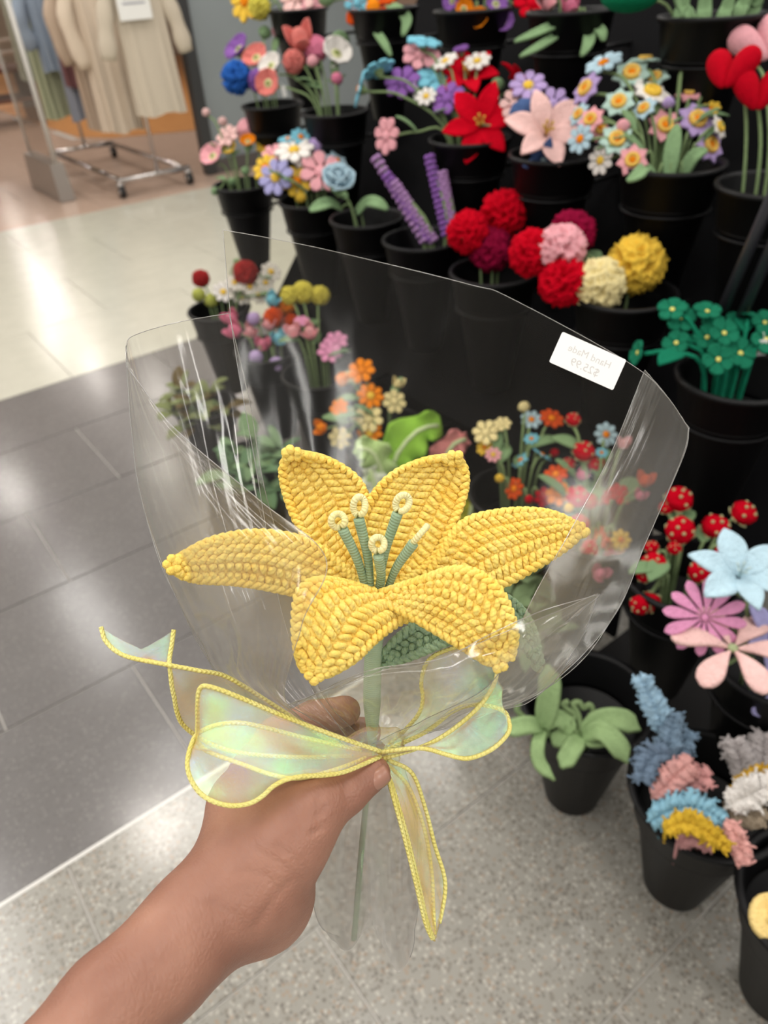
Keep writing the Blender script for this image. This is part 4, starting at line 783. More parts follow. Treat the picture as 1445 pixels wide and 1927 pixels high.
def crochet(name, Lp, Rp, camber, cols, pitch, mat, sd=0, flip=1, thick=.0028):
    rg = random.Random(sd); nt = 60
    Lc, Rc = cat(pts3(Lp), nt), cat(pts3(Rp), nt); mid = (Lc + Rc) / 2
    s_ = np.concatenate([[0], np.cumsum(np.linalg.norm(np.diff(mid, axis=0), axis=1))]); Ln = s_[-1]
    u = np.linspace(0, Ln, nt); Lc = np.stack([np.interp(u, s_, Lc[:, i]) for i in range(3)], 1); Rc = np.stack([np.interp(u, s_, Rc[:, i]) for i in range(3)], 1)
    mid = (Lc + Rc) / 2; half = (Rc - Lc) / 2; T = np.gradient(mid, axis=0)
    N = np.cross(half, T); N /= np.linalg.norm(N, axis=1)[:, None] + 1e-12
    for i in range(nt):
        if (N[i] @ (C0 - mid[i])) < 0: N[i] = -N[i]
    N = np.stack([np.convolve(np.pad(N[:, i], 6, 'edge'), np.ones(13) / 13, 'valid') for i in range(3)], 1); N /= np.linalg.norm(N, axis=1)[:, None]
    hw = np.linalg.norm(half, axis=1)
    def S(t, s):
        t = min(max(t, 0), 1); f = t * (nt - 1); i = min(int(f), nt - 2); f -= i
        m = mid[i] * (1 - f) + mid[i + 1] * f; h = half[i] * (1 - f) + half[i + 1] * f; n = N[i] * (1 - f) + N[i + 1] * f
        return m + h * s + n * camber * (1 - s * s) * np.linalg.norm(h), n
    G = np.array([[S(t, s)[0] - S(t, s)[1] * thick * .42 for s in np.linspace(-.97, .97, 13)] for t in np.linspace(.0, .99, 44)])
    mb = MB(); V, Fc = sheet(G, thick); mb.add(V, Fc, np.stack([np.zeros(len(V)), np.full(len(V), .37)], 1))
    n = int(Ln / pitch); e0 = .84
    for j in range(cols):
        a0 = -e0 + 2 * e0 * j / cols; a1 = -e0 + 2 * e0 * (j + 1) / cols
        for i in range(n):
            t = (i + .5 + (.5 if j % 2 else 0)) / n
            if t > .985: continue
            k = min(int(t * (nt - 1)), nt - 1); w = hw[k] * (a1 - a0)
            if w < .0022 and (i + j) % 2: continue
            dl = .30 / n * (1 if j < cols / 2 else -1) * (1 + rg.uniform(-.5, .5))
            pa, na = S(t - dl, a0 + .012); pb, nb = S(t + dl, a1 - .012); tw = S(min(t + .02, 1), (a0 + a1) / 2)[0] - S(t - .02, (a0 + a1) / 2)[0]
            sc_ = rg.uniform(.88, 1.12); o_ = nrm(tw) * pitch * .27; x_ = rg.uniform(.2, 1.0)
            lobe(mb, pa + o_ * x_, pb - o_ * .35, tw, na, pitch * .40 * sc_, pitch * .42 * sc_, pitch * .26)
            lobe(mb, pa - o_ * x_, pb + o_ * rg.uniform(.6, 1.1), tw, na, pitch * .38 * sc_, pitch * .40 * sc_, pitch * .20)
    pe = max(pitch * .95, .0036)
    for sgn in (-1, 1):
        E_ = np.array([S(t, sgn)[0] for t in np.linspace(0, 1, 120)]); cl = np.concatenate([[0], np.cumsum(np.linalg.norm(np.diff(E_, axis=0), axis=1))]); m_ = int(cl[-1] / pe)
        tt = np.interp((np.arange(m_) + .5) / m_ * cl[-1], cl, np.linspace(0, 1, 120))
        for q, t in enumerate(tt):
            dt = .62 / m_; k = min(int(t * (nt - 1)), nt - 1); dw = min(.0042 / max(hw[k], 1e-4), .5)
            for ly, (sa, sb) in enumerate(((1 - dw * .95, 1 + dw * .05), (1 + dw * .05, 1 - dw * .55))):
                pa, na = S(t - dt, sgn * sa); pb, nb = S(t + dt, sgn * sb); off = na * (.0008 if ly == 0 else -.0014)
                lobe(mb, pa + off, pb + off, (S(t, sgn)[0] - S(t, sgn * .6)[0]), na, .0017, .0017, .0007)
    tip, ntip = S(1, 0)
    for q in range(5):                                # small knot closing the tip
        an = q * 1.26; e1 = nrm(half[-12]); e2 = nrm(T[-1])
        c_ = tip + (e1 * math.cos(an) + e2 * math.sin(an)) * .0030 - e2 * .0016; lobe(mb, c_ - ntip * .0025, c_ + ntip * .0034, e1, e2, .0025, .0025, .0008)
    return bp_(name, mb, mat)
PT = .0043
crochet('petal', [(688, 1112, .40), (612, 1062, .408), (566, 1005, .413), (538, 945, .416), (526, 885, .414), (542, 851, .410)],
        [(702, 1108, .40), (694, 1020, .408), (697, 952, .414), (674, 898, .416), (614, 862, .414), (552, 850, .410)], -.22, 5, PT, YEL, 1)
crochet('petal', [(702, 1110, .398), (676, 1000, .404), (692, 940, .409), (737, 890, .412), (800, 864, .412), (850, 859, .409)],
        [(736, 1112, .398), (815, 1060, .404), (852, 1000, .409), (878, 930, .412), (880, 886, .411), (862, 860, .409)], -.22, 5, PT, YEL, 2)
crochet('petal', [(692, 1112, .398), (625, 1042, .392), (560, 1008, .386), (480, 998, .380), (400, 1012, .374), (338, 1044, .370), (322, 1056, .370)],
        [(655, 1135, .398), (565, 1122, .388), (490, 1107, .381), (430, 1099, .376), (370, 1096, .371), (335, 1084, .369), (325, 1068, .369)], .25, 5, PT, YEL, 3)
crochet('petal', [(722, 1112, .400), (800, 1075, .402), (862, 985, .404), (935, 960, .405), (1010, 957, .406), (1060, 970, .407), (1092, 992, .408)],
        [(770, 1125, .400), (880, 1118, .396), (945, 1105, .395), (1000, 1076, .397), (1058, 1040, .401), (1088, 1016, .405), (1095, 1002, .408)], .12, 5, PT, YEL, 4)
crochet('petal', [(700, 1118, .392), (650, 1100, .380), (598, 1090, .368), (562, 1106, .358), (552, 1165, .351), (556, 1225, .349), (568, 1264, .351)],
        [(800, 1160, .392), (765, 1168, .383), (735, 1186, .374), (705, 1210, .365), (675, 1240, .358), (640, 1262, .354), (612, 1275, .352)], .22, 5, PT, YEL, 5)
crochet('petal', [(704, 1130, .383), (755, 1155, .374), (800, 1180, .369), (850, 1210, .361), (888, 1233, .356), (918, 1252, .354)],
        [(718, 1116, .385), (792, 1088, .374), (868, 1066, .364), (935, 1098, .356), (972, 1180, .352), (966, 1242, .353)], .2, 6, PT, YEL, 6)
# stamens: wound green wire with a cream ring on top
WOUND = yarn_uv('wound_green', '#9fb596', '#8ba383', 1.0, 620.0, .5); CREAMY = yarn_uv('cream_yarn', '#f6edb4', '#efe3a0', 1.0, 700.0, .6)
for (bx, by), (tx, ty), (cx, cy), rx_, ry_, edge in (((690, 1118), (645, 996), (636, 980), 13, 13, 0), ((698, 1118), (675, 976), (676, 952), 11, 17, 0), ((712, 1112), (748, 966), (757, 947), 12, 16, 0), ((714, 1120), (712, 1046), (711, 1024), 12, 13, 0), ((728, 1112), (778, 1022), (793, 1003), 4, 17, 1)):
    d0, d1 = .393, .378
    pth = cat([at(bx, by, d0), at(bx * .55 + tx * .45 + (4 if tx < bx else -4), by * .5 + ty * .5, (d0 + d1) / 2), at(tx, ty, d1)], 16)
    st = bp_('stamen', MB().add(*tube(pth, [.0019 + .0010 * i / 15 for i in range(16)], 10)), WOUND)
    a = np.linspace(-1.4, 2 * np.pi - 1.75, 26); ang = math.atan2(cx - tx, ty - cy)
    if edge: lp = [at(tx + (cx - tx) * 1.9 * f - 2, ty + (cy - ty) * 1.75 * f, d1 - .003 * math.sin(math.pi * f)) for f in np.linspace(0, 1, 10)]; rr = .0017
    else:
        lp = [at(cx + rx_ * math.cos(q) * math.cos(ang) - ry_ * math.sin(-q) * math.sin(ang) * 1, cy + rx_ * math.cos(q) * math.sin(ang) + ry_ * math.sin(-q) * math.cos(ang), d1 + .001 * math.sin(2 * q)) for q in a]; rr = .00185
    bp_('anther_ring', MB().add(*tube(lp, rr, 9)), CREAMY, st)
STEMG = yarn_uv('stem_wrap', '#b0c2a6', '#a2b598', 1.0, 900.0, .2)
bp_('stem', MB().add(*tube(cat(pts3([(712, 1125, .396), (706, 1180, .402), (702, 1240, .406), (700, 1310, .409), (700, 1400, .412), (692, 1480, .416), (680, 1600, .421), (666, 1768, .428)]), 40), np.concatenate([np.full(8, .0056), np.full(10, .0050), np.linspace(.0048, .0020, 6), np.full(16, .0017)]), 14)), STEMG)
crochet('leaf', [(704, 1250, .408), (742, 1200, .404), (790, 1165, .402), (850, 1150, .402), (905, 1160, .402)], [(706, 1256, .408), (765, 1244, .403), (830, 1218, .400), (880, 1198, .400), (912, 1170, .402)], .1, 4, .0044, GRNY, 8)
crochet('leaf', [(870, 1160, .412), (905, 1120, .416), (950, 1118, .420), (990, 1150, .424), (1012, 1200, .428), (1014, 1245, .430)], [(880, 1180, .412), (920, 1185, .416), (950, 1196, .420), (978, 1215, .424), (996, 1235, .428), (1011, 1252, .430)], .1, 4, .0044, GRNY, 9)

# clear film, folded round the flower
FILM = film_mat('clear_film', '#fafaf7', .05, .05, .12); FILM_FRONT = film_mat('clear_film_front', '#f9f9f6', .18, .065, .17); FILM_BACK = film_mat('clear_film_back', '#f6f4ec', .006, .032, .14); FILM_HAZY = film_mat('frosted_film', '#f2f1ee', .36, .08, .14)
EDGE = film_mat('film_cut_edge', '#c9c7c2', .35, .35, .2)
def loft(rows, nu=70, nv=60):
    A = [cat(pts3(r), nv) for r in rows]; A = np.array(A); return np.stack([cat(A[:, j], nu) for j in range(nv)], 1)
def film(name, rows, sd, amp=.0015, mat=None, parent=None, nu=72, nv=64, pleat=.0, edges=None):
    
    G = loft(rows, nu, nv); du = np.gradient(G, axis=0); dv = np.gradient(G, axis=1); N = np.cross(du, dv); N /= np.linalg.norm(N, axis=2)[..., None] + 1e-12
    for i in range(nu):
        f = i / (nu - 1)
        for j in range(nv):
            p_ = G[i, j]; g = j / (nv - 1)
            q = Vector((g * 7.0 + sd, f * 1.1, sd * 3.1)); a = abs(noise.noise(q)) + .5 * abs(noise.noise(q * 2.3 + Vector((3, 1, 7))))
            q2 = Vector(((p_ - BO) * 38).tolist()) + Vector((sd, 0, 0)); cr = abs(noise.noise(q2))
            h = amp * (1.6 * a * (.25 + .75 * f) * min(1, 6 * (1 - f) + .25) + (.12 + 2.6 * f ** 3) * cr - .5) + pleat * f * math.sin(g * 46 + sd) * (1 - f) * 4
            G[i, j] = p_ + N[i, j] * h
    V, Fc = grid(G); w_ = bp_(name, MB().add(V, Fc), mat or FILM, parent)
    for e in ((G[0], G[:, 0], G[:, -1]) if edges is None else [(G[0], G[:, 0], G[:, -1])[q] for q in edges]): bp_('film_edge', MB().add(*tube(e, .00022, 5)), EDGE, w_)
    return w_
K = lambda d=.40: [(664, 1402, d + .004), (682, 1400, d + .008), (700, 1400, d + .01), (722, 1400, d + .008), (744, 1402, d + .004)]
wrap_back = film('wrapper_back', [
    [(420, 432, .445), (500, 446, .462), (640, 475, .478), (885, 535, .488), (960, 560, .486), (1180, 680, .468), (1252, 742, .452), (1295, 805, .436)],
    [(440, 640, .436), (620, 700, .468), (830, 760, .478), (1060, 830, .465), (1284, 858, .432)],
    [(482, 880, .43), (620, 930, .458), (800, 970, .465), (1020, 1000, .455), (1215, 1020, .420)],
    [(530, 1150, .424), (640, 1160, .444), (760, 1170, .450), (960, 1180, .44), (1155, 1160, .415)],
    [(590, 1300, .418), (650, 1290, .426), (730, 1300, .432), (870, 1310, .428), (1035, 1290, .412)], K()], 1.0, .0014, FILM_BACK)
film('wrapper_left', [
    [(430, 590, .45), (330, 608, .43), (250, 632, .40), (235, 652, .388)],
    [(470, 760, .445), (380, 760, .432), (300, 790, .41), (245, 800, .382)],
    [(500, 930, .437), (420, 940, .43), (340, 940, .41), (265, 940, .378)],
    [(560, 1130, .43), (470, 1120, .42), (400, 1110, .405), (320, 1100, .376)],
    [(600, 1290, .42), (550, 1290, .412), (490, 1290, .402), (440, 1295, .386)],
    [(690, 1400, .412), (680, 1402, .41), (672, 1404, .407), (664, 1406, .404)]], 2.3)
film('wrapper_front', [
    [(235, 652, .388), (236, 668, .38), (238, 692, .374)],
    [(245, 800, .382), (285, 790, .366), (324, 803, .360)],
    [(265, 940, .378), (370, 925, .355), (486, 940, .348)],
    [(320, 1100, .376), (460, 1065, .346), (612, 1050, .338)],
    [(378, 1205, .382), (470, 1190, .352), (566, 1180, .338)],
    [(440, 1295, .386), (495, 1300, .372), (545, 1328, .362)],
    [(662, 1408, .402), (668, 1410, .396), (676, 1414, .392)]], 3.7, .0015, FILM_FRONT)
film('wrapper_right', [
    [(1295, 805, .436), (1255, 748, .425), (1212, 697, .42)],
    [(1284, 858, .432), (1215, 850, .400), (1150, 850, .388)],
    [(1215, 1020, .420), (1140, 1000, .380), (1080, 985, .366)],
    [(1155, 1160, .415), (1075, 1150, .372), (1000, 1128, .352)],
    [(1035, 1290, .412), (985, 1285, .380), (930, 1275, .362)],
    [(940, 1335, .404), (890, 1335, .388), (830, 1340, .378)], K(.396)[::-1][:3]], 4.9, .0015, FILM_FRONT)
film('wrapper_flap', [
    [(540, 1330, .362), (640, 1293, .352), (720, 1265, .348), (800, 1252, .345), (960, 1190, .346), (1128, 1119, .362)],
    [(575, 1350, .372), (650, 1325, .362), (730, 1305, .358), (820, 1295, .356), (950, 1250, .362), (1095, 1205, .38)],
    [(620, 1375, .384), (665, 1358, .376), (725, 1345, .374), (800, 1340, .376), (900, 1320, .384), (1035, 1292, .400)],
    [(664, 1405, .394), (680, 1402, .390), (700, 1400, .389), (730, 1396, .390), (790, 1380, .394), (950, 1331, .404)]], 6.1, .003)
film('wrapper_fold', [
    [(1130, 1118, .361), (1020, 1150, .345), (920, 1195, .338), (830, 1240, .341), (690, 1264, .347), (560, 1322, .360)],
    [(1118, 1130, .358), (1010, 1190, .339), (915, 1240, .334), (830, 1262, .338), (700, 1276, .344), (560, 1328, .357)],
    [(1085, 1160, .362), (1000, 1225, .346), (910, 1270, .341), (820, 1280, .342), (700, 1290, .347), (562, 1334, .359)]], 7.7, .0012, nu=24)
film('wrapper_tail', [
    [(640, 1440, .404), (670, 1440, .398), (700, 1440, .396), (735, 1440, .398), (760, 1440, .404)],
    [(600, 1530, .415), (640, 1530, .400), (690, 1520, .404), (740, 1530, .398), (785, 1530, .415)],
    [(586, 1640, .425), (640, 1650, .406), (690, 1600, .42), (740, 1660, .404), (785, 1640, .425)],
    [(600, 1740, .432), (648, 1768, .414), (696, 1700, .43), (745, 1790, .412), (782, 1740, .432)],
    [(640, 1768, .435), (668, 1778, .43), (704, 1740, .436), (745, 1828, .43), (770, 1800, .435)]], 8.2, .002, FILM_HAZY)
# price sticker seen from behind, its print showing through reversed
def st_pt(u, v):                                   # u from reading left to reading right, v upwards
    a, b, c, d = (1053, 622), (1175, 676), (1157, 736), (1038, 683)      # image corners: top left, top right, bottom right, bottom left
    x = (1 - v) * ((1 - u) * c[0] + u * d[0]) + v * ((1 - u) * b[0] + u * a[0]); y = (1 - v) * ((1 - u) * c[1] + u * d[1]) + v * ((1 - u) * b[1] + u * a[1]); return x, y
SD = .4655
o0 = at(*st_pt(.5, .5), SD); ux = at(*st_pt(1, .5), SD) - at(*st_pt(0, .5), SD); uy = at(*st_pt(.5, 1), SD) - at(*st_pt(.5, 0), SD)
sw, sh = np.linalg.norm(ux), np.linalg.norm(uy); ux = nrm(ux); uy = nrm(uy - ux * (uy @ ux)); uz = np.cross(ux, uy)
Ms = Matrix(np.stack([ux, uy, uz], 1).tolist()).to_4x4(); Ms.translation = Vector((o0 - BO).tolist())
rc, pts = .0012, []
for sx, sy, a0 in ((1, 1, 0), (-1, 1, 1), (-1, -1, 2), (1, -1, 3)):
    for q in range(5): an = (a0 + q / 4) * math.pi / 2; pts.append((sx * (sw / 2 - rc) + rc * math.cos(an), sy * (sh / 2 - rc) + rc * math.sin(an)))
n_ = len(pts); V = [(x, y, -.0001) for x, y in pts] + [(x, y, .0001) for x, y in pts]
sticker = obj('price_sticker', MB().add(V, [tuple(range(n_ - 1, -1, -1)), tuple(range(n_, 2 * n_))] + [(i, (i + 1) % n_, n_ + (i + 1) % n_, n_ + i) for i in range(n_)]).mesh('price_sticker', plain('sticker_paper', '#f4f3f1', .5), False), bouquet, Ms)
tag(sticker, 'white price sticker seen from behind')
INK = plain('faded_ink', '#cfcdcb', .7); back = 1 if (uz @ (C0 - o0)) > 0 else -1
for txt, yy, sz in (('Hand Made', sh * .14, sh * .30), ('$25.99', -sh * .22, sh * .34)):
    cu = bpy.data.curves.new('lettering', 'FONT'); cu.body = txt; cu.size = sz; cu.align_x = 'CENTER'; cu.extrude = .00002; cu.materials.append(INK)
    tmp = bpy.data.objects.new('lettering', cu); me_ = bpy.data.meshes.new_from_object(tmp); bpy.data.objects.remove(tmp); t_ = obj('lettering', me_, sticker); t_.location = (0, yy - sz * .3, back * .00013)

# organza bow with corded edges
ORG = organza('iridescent_organza'); CORD = yarn_uv('yellow_cord', '#f6eb98', '#eddf80', 1.0, 420.0, .7)
def ribbon(name, A, Bq, sd, n=60, m=9, amp=.0012, notch=0.0):
    a, b = cat(pts3(A), n), cat(pts3(Bq), n); s = np.linspace(0, 1, m); G = a[:, None] * (1 - s)[None, :, None] + b[:, None] * s[None, :, None]
    if notch:
        G0 = G.copy()
        for i in range(n):
            for j in range(m):
                f = min(n - 1.001, i + notch * n * (1 - abs(2 * s[j] - 1)) ** .8 * max(0, 1 - i / (.3 * n))); k_ = int(f); G[i, j] = G0[k_, j] * (1 - f + k_) + G0[k_ + 1, j] * (f - k_)
    du = np.gradient(G, axis=0); dv = np.gradient(G, axis=1); N = np.cross(du, dv); N /= np.linalg.norm(N, axis=2)[..., None] + 1e-9
    for i in range(n):
        for j in range(m): G[i, j] += N[i, j] * amp * 2 * noise.noise(Vector((i * .12 + sd, j * .5, sd))) * math.sin(math.pi * j / (m - 1))
    V, Fc = sheet(G, .00015); r_ = bp_(name, MB().add(V, Fc), ORG)
    for e in (G[:, 0], G[:, -1]): bp_('corded_edge', MB().add(*tube(cat(e[::3], 90), .00115, 7)), CORD, r_)
    return r_
ribbon('ribbon_tail', [(190, 1180, .372), (200, 1208, .37), (235, 1234, .367), (310, 1250, .364), (375, 1262, .368), (430, 1275, .378), (520, 1330, .39), (620, 1392, .398), (700, 1414, .40)],
       [(327, 1185, .374), (323, 1215, .372), (319, 1240, .37), (320, 1262, .366), (327, 1310, .37), (348, 1368, .38), (430, 1412, .394), (560, 1425, .402), (700, 1420, .404)], 1, notch=.17)
ribbon('bow_loop', [(716, 1424, .378), (640, 1455, .360), (562, 1462, .348), (520, 1476, .345), (480, 1508, .344), (430, 1516, .344), (380, 1496, .345), (354, 1452, .348), (358, 1408, .354), (380, 1375, .362), (450, 1360, .368), (560, 1385, .376), (700, 1418, .390)],
       [(716, 1414, .376), (640, 1388, .366), (540, 1350, .364), (450, 1312, .358), (398, 1293, .355), (377, 1294, .355), (372, 1320, .357), (372, 1360, .361), (378, 1405, .362), (450, 1436, .360), (540, 1464, .357), (620, 1452, .364), (700, 1422, .384)], 2, 80, 11)
ribbon('bow_loop', [(712, 1416, .386), (790, 1408, .378), (850, 1423, .370), (884, 1427, .366), (926, 1410, .364), (956, 1380, .366), (957, 1356, .370), (944, 1336, .376), (898, 1326, .384), (853, 1338, .390), (800, 1378, .396), (712, 1418, .40)],
       [(714, 1430, .388), (797, 1404, .382), (850, 1374, .378), (902, 1329, .376), (931, 1284, .378), (932, 1250, .384), (908, 1224, .392), (870, 1216, .398), (812, 1237, .402), (793, 1278, .404), (790, 1340, .404), (714, 1420, .402)], 3, 80, 11)
ribbon('ribbon_tail', [(722, 1432, .386), (745, 1500, .382), (765, 1570, .382), (785, 1650, .384), (804, 1735, .388), (818, 1772, .390)],
       [(730, 1430, .388), (775, 1455, .392), (800, 1520, .396), (818, 1590, .398), (838, 1665, .398), (824, 1752, .394)], 4)
ribbon('ribbon_tail', [(724, 1434, .388), (768, 1480, .392), (798, 1560, .396), (812, 1640, .396), (815, 1700, .394), (818, 1770, .392)],
       [(722, 1434, .384), (740, 1500, .380), (762, 1580, .380), (782, 1660, .382), (800, 1735, .386), (816, 1772, .390)], 5)
mb = MB(); V, Fc = ball(4)
V = np.array([v * (.021, .0085, .011) * (1 + .22 * noise.noise(Vector(v) * 3) + .12 * noise.noise(Vector((v[0] * 2, v[1] * 9, v[2] * 9)))) for v in V])
ex_, ey_, ez_ = nrm(at(740, 1412, .39) - at(650, 1436, .39)), R[:, 2], None
ez_ = nrm(np.cross(ex_, ey_)); V = V[:, :1] * ex_ + V[:, 1:2] * ey_ + V[:, 2:] * ez_ + at(690, 1412, .398); bp_('bow_knot', mb.add(V, Fc), ORG)

# ---------------------------------------------------------------- forearm and hand holding the bouquet (one continuous surface)
def hp(x, y, d): return at(x, y, d)
CAPS = [  # a, b, radius a, radius b, blend
    (hp(60, 2050, .285), hp(213, 1891, .310), .0200, .0212, .010), (hp(213, 1891, .310), hp(311, 1805, .328), .0212, .0216, .010),
    (hp(90, 2060, .300), hp(311, 1812, .345), .0215, .0215, .012), (hp(311, 1805, .328), hp(378, 1725, .345), .0216, .0212, .010), (hp(311, 1812, .345), hp(392, 1735, .362), .0215, .021, .012),
    (hp(378, 1725, .345), hp(462, 1650, .362), .0212, .0258, .014), (hp(392, 1735, .362), hp(480, 1680, .378), .021, .0225, .012),
    (hp(472, 1665, .362), hp(462, 1520, .388), .0255, .0205, .014), (hp(472, 1640, .37), hp(482, 1455, .408), .022, .0135, .012),   # back of the hand to index knuckle
    (hp(490, 1680, .375), hp(520, 1500, .43), .023, .0135, .014), (hp(495, 1690, .38), hp(545, 1560, .445), .022, .014, .014),
    (hp(478, 1692, .374), hp(498, 1712, .386), .0190, .0170, .010), (hp(505, 1690, .396), hp(528, 1694, .404), .0170, .0165, .004),                                                                   # heel of the hand
    (hp(492, 1632, .362), hp(548, 1572, .362), .0215, .0190, .014), (hp(545, 1580, .360), hp(588, 1522, .364), .0185, .0148, .010),   # ball of the thumb
    (hp(480, 1530, .386), hp(580, 1515, .370), .016, .0145, .014),                                                                    # web
    (hp(588, 1516, .365), hp(650, 1492, .372), .0130, .0108, .006), (hp(650, 1492, .372), hp(704, 1454, .379), .0106, .0088, .004),    # thumb
]
FING = [((482, 1452, .408), (520, 1388, .432), (590, 1352, .438), (650, 1338, .428), .0118), ((510, 1490, .43), (560, 1410, .452), (630, 1380, .450), (690, 1378, .436), .0115),
        ((535, 1530, .442), (590, 1448, .462), (655, 1420, .458), (705, 1418, .442), .011), ((550, 1562, .445), (605, 1500, .462), (660, 1465, .458), (700, 1460, .444), .0098)]
for a, b, c, e, r in FING:
    CAPS += [(hp(*a), hp(*b), r * 1.15, r, .005), (hp(*b), hp(*c), r, r * .9, .003), (hp(*c), hp(*e), r * .9, r * .78, .003)]
vs = .0019
pa = np.array([c[0] for c in CAPS] + [c[1] for c in CAPS]); lo = pa.min(0) - .045; hi = pa.max(0) + .045
# trim the end of the arm well outside the picture
dims = np.ceil((hi - lo) / vs).astype(int) + 1
ax = [lo[i] + vs * np.arange(dims[i]) for i in range(3)]
FLD = np.full(dims, 1.0, np.float32)
for a, b, ra, rb, kb in CAPS:
    m_ = .05; i0 = [max(0, int((min(a[i], b[i]) - m_ - lo[i]) / vs)) for i in range(3)]; i1 = [min(dims[i], int((max(a[i], b[i]) + m_ - lo[i]) / vs) + 2) for i in range(3)]
    sl = tuple(slice(p_, q_) for p_, q_ in zip(i0, i1))
    gx, gy, gz = np.meshgrid(*[ax[i][i0[i]:i1[i]].astype(np.float32) for i in range(3)], indexing='ij', sparse=True)
    d_ = b - a; dd = float(d_ @ d_) + 1e-9
    h = np.clip(((gx - a[0]) * d_[0] + (gy - a[1]) * d_[1] + (gz - a[2]) * d_[2]) / dd, 0, 1)
    ds = np.sqrt((gx - a[0] - h * d_[0]) ** 2 + (gy - a[1] - h * d_[1]) ** 2 + (gz - a[2] - h * d_[2]) ** 2) - (ra + (rb - ra) * h)
    o = FLD[sl]; hh = np.clip(.5 + .5 * (o - ds) / kb, 0, 1); FLD[sl] = o * (1 - hh) + ds * hh - kb * hh * (1 - hh)
def surface_net(Fd):
    neg = Fd < 0; nx, ny, nz = Fd.shape
    cnt = np.zeros((nx - 1, ny - 1, nz - 1), np.int8)
    for i in (0, 1):
        for j in (0, 1):
            for k in (0, 1): cnt += neg[i:nx - 1 + i, j:ny - 1 + j, k:nz - 1 + k]
    act = (cnt > 0) & (cnt < 8); idx = np.full(act.shape, -1, np.int64); ijk = np.argwhere(act); idx[act] = np.arange(len(ijk))
    P = np.zeros((len(ijk), 3)); n = np.zeros(len(ijk))
    co = [(i, j, k) for i in (0, 1) for j in (0, 1) for k in (0, 1)]
    for p_ in co:
        for q_ in range(3):
            if p_[q_]: continue
            r_ = list(p_); r_[q_] = 1
            va = Fd[ijk[:, 0] + p_[0], ijk[:, 1] + p_[1], ijk[:, 2] + p_[2]]; vb = Fd[ijk[:, 0] + r_[0], ijk[:, 1] + r_[1], ijk[:, 2] + r_[2]]
            cr = (va < 0) != (vb < 0); t = np.where(cr, va / np.where(cr, va - vb, 1), 0)
            pt = np.tile(np.array(p_, float), (len(ijk), 1)); pt[:, q_] = t; P[cr] += pt[cr]; n[cr] += 1
    P = P / n[:, None] + ijk; Fc = []
    for q_ in range(3):
        u, v = (q_ + 1) % 3, (q_ + 2) % 3
        s0 = [slice(1, -1)] * 3; s0[q_] = slice(0, -1); s1 = list(s0); s1[q_] = slice(1, None)
        A = neg[tuple(s0)]; Bn = neg[tuple(s1)]; e = np.argwhere(A != Bn)
        off = np.array([1, 1, 1]); off[q_] = 0; e2 = e + off; fl = A[tuple(e.T)]
        def g(du, dv):
            c_ = e2.copy(); c_[:, u] -= du; c_[:, v] -= dv; return idx[tuple(c_.T)]
        quad = np.stack([g(0, 0), g(1, 0), g(1, 1), g(0, 1)], 1); quad[~fl] = quad[~fl][:, ::-1]; Fc.append(quad)
    return P, np.vstack(Fc)
P, Fq = surface_net(FLD); P = lo + P * vs
Fq = Fq[(Fq >= 0).all(1)]
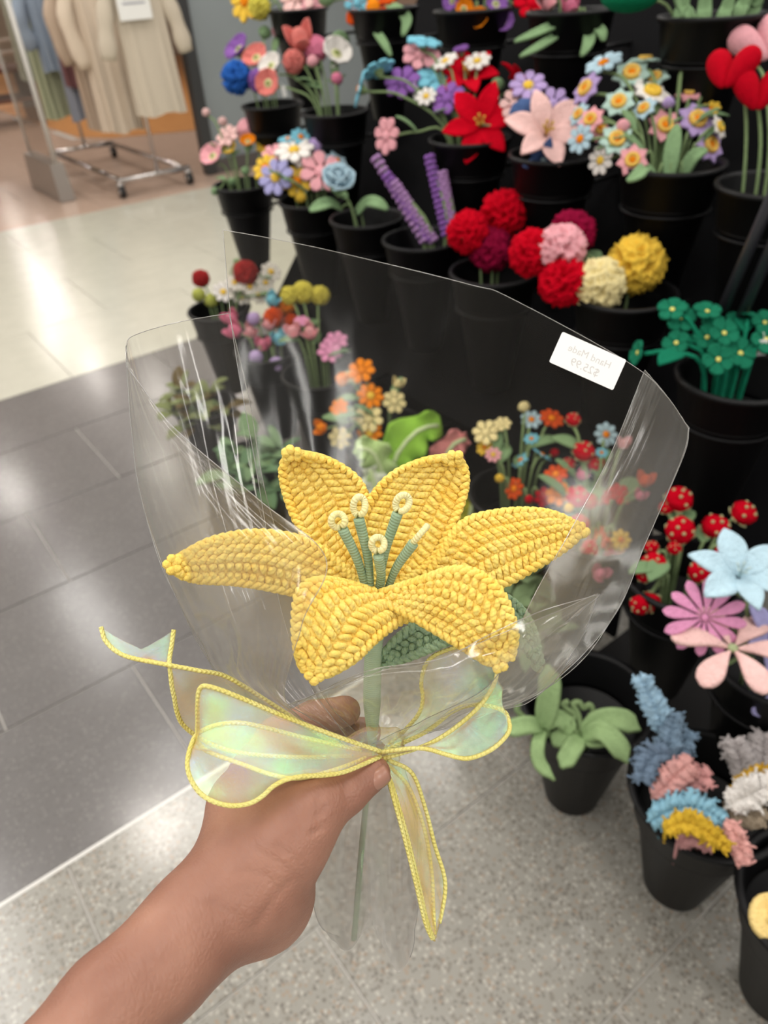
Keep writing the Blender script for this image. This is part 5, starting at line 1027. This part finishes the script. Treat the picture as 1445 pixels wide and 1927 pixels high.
# relax a little, then press in the skin creases
E_ = np.unique(np.sort(np.vstack([Fq[:, [0, 1]], Fq[:, [1, 2]], Fq[:, [2, 3]], Fq[:, [3, 0]]]), 1), axis=0)
def relax(P, k):
    for _ in range(k):
        S_ = np.zeros_like(P); c_ = np.zeros(len(P)); np.add.at(S_, E_[:, 0], P[E_[:, 1]]); np.add.at(S_, E_[:, 1], P[E_[:, 0]]); np.add.at(c_, E_[:, 0], 1); np.add.at(c_, E_[:, 1], 1)
        P = P * .4 + .6 * S_ / np.maximum(c_, 1)[:, None]
    return P
P = relax(P, 5)
Q = (P - C0) @ R; sx = W / 2 + F * Q[:, 0] / -Q[:, 2]; sy = H / 2 - F * Q[:, 1] / -Q[:, 2]
CRE = [([(612, 1520), (600, 1540), (608, 1556), (590, 1566)], 4.0, .0011), ([(652, 1472), (650, 1495), (660, 1510)], 4, .0010), ([(600, 1500), (596, 1530)], 6, .0010), ([(480, 1600), (520, 1620), (560, 1650), (576, 1690)], 4, .0005), ([(450, 1640), (500, 1650), (540, 1690)], 5, .0006),
       ([(400, 1700), (450, 1730), (480, 1762)], 6, .0010), ([(545, 1660), (510, 1700), (480, 1745)], 5, .0008), ([(520, 1590), (560, 1620), (580, 1640)], 4, .0006)]
nv_ = np.zeros_like(P); fn = np.cross(P[Fq[:, 2]] - P[Fq[:, 0]], P[Fq[:, 3]] - P[Fq[:, 1]])
for i in range(4): np.add.at(nv_, Fq[:, i], fn)
nv_ /= np.linalg.norm(nv_, axis=1)[:, None] + 1e-12
front = (nv_ * (C0 - P)).sum(1) > 0
for pts, wd, dp in CRE:
    pl = cat(np.c_[np.array(pts, float), np.zeros(len(pts))], 30)[:, :2]; dm = np.full(len(P), 1e9)
    for q in pl: dm = np.minimum(dm, (sx - q[0]) ** 2 + (sy - q[1]) ** 2)
    P -= nv_ * (dp * np.exp(-dm / (2 * wd * wd)) * front)[:, None]
AO = P.min(0)
me = bpy.data.meshes.new('arm'); me.from_pydata((P - AO).tolist(), [], Fq.tolist()); me.polygons.foreach_set('use_smooth', np.ones(len(me.polygons), bool)); me.materials.append(skin_mat()); me.update()
arm = tag(obj('person', me), 'bare forearm and hand of a person gripping the wrapped lily, thumb in front', 'person'); arm.location = AO.tolist()
e1 = nrm(hp(704, 1454, .379) - hp(650, 1492, .372)); e3 = nrm(nrm(C0 - hp(702, 1459, .379)) * .72 + nrm(R @ np.array([.8, -.3, 0])) * .5); e3 = nrm(e3 - e1 * (e3 @ e1)); e2 = np.cross(e3, e1)
G = np.array([[(e1 * (.0058 * u) + e2 * (.0052 * v * (1 - .12 * u * u)) + e3 * (.0097 - .0026 * v * v - .0012 * u * u)) for v in np.linspace(-1, 1, 9)] for u in np.linspace(-1, 1, 9)]) + hp(702, 1457, .379)
nm = plain('nail', '#a57866', .3); obj('thumbnail', MB().add(*sheet(G, .0006)).mesh('thumbnail', nm, org=AO), arm)
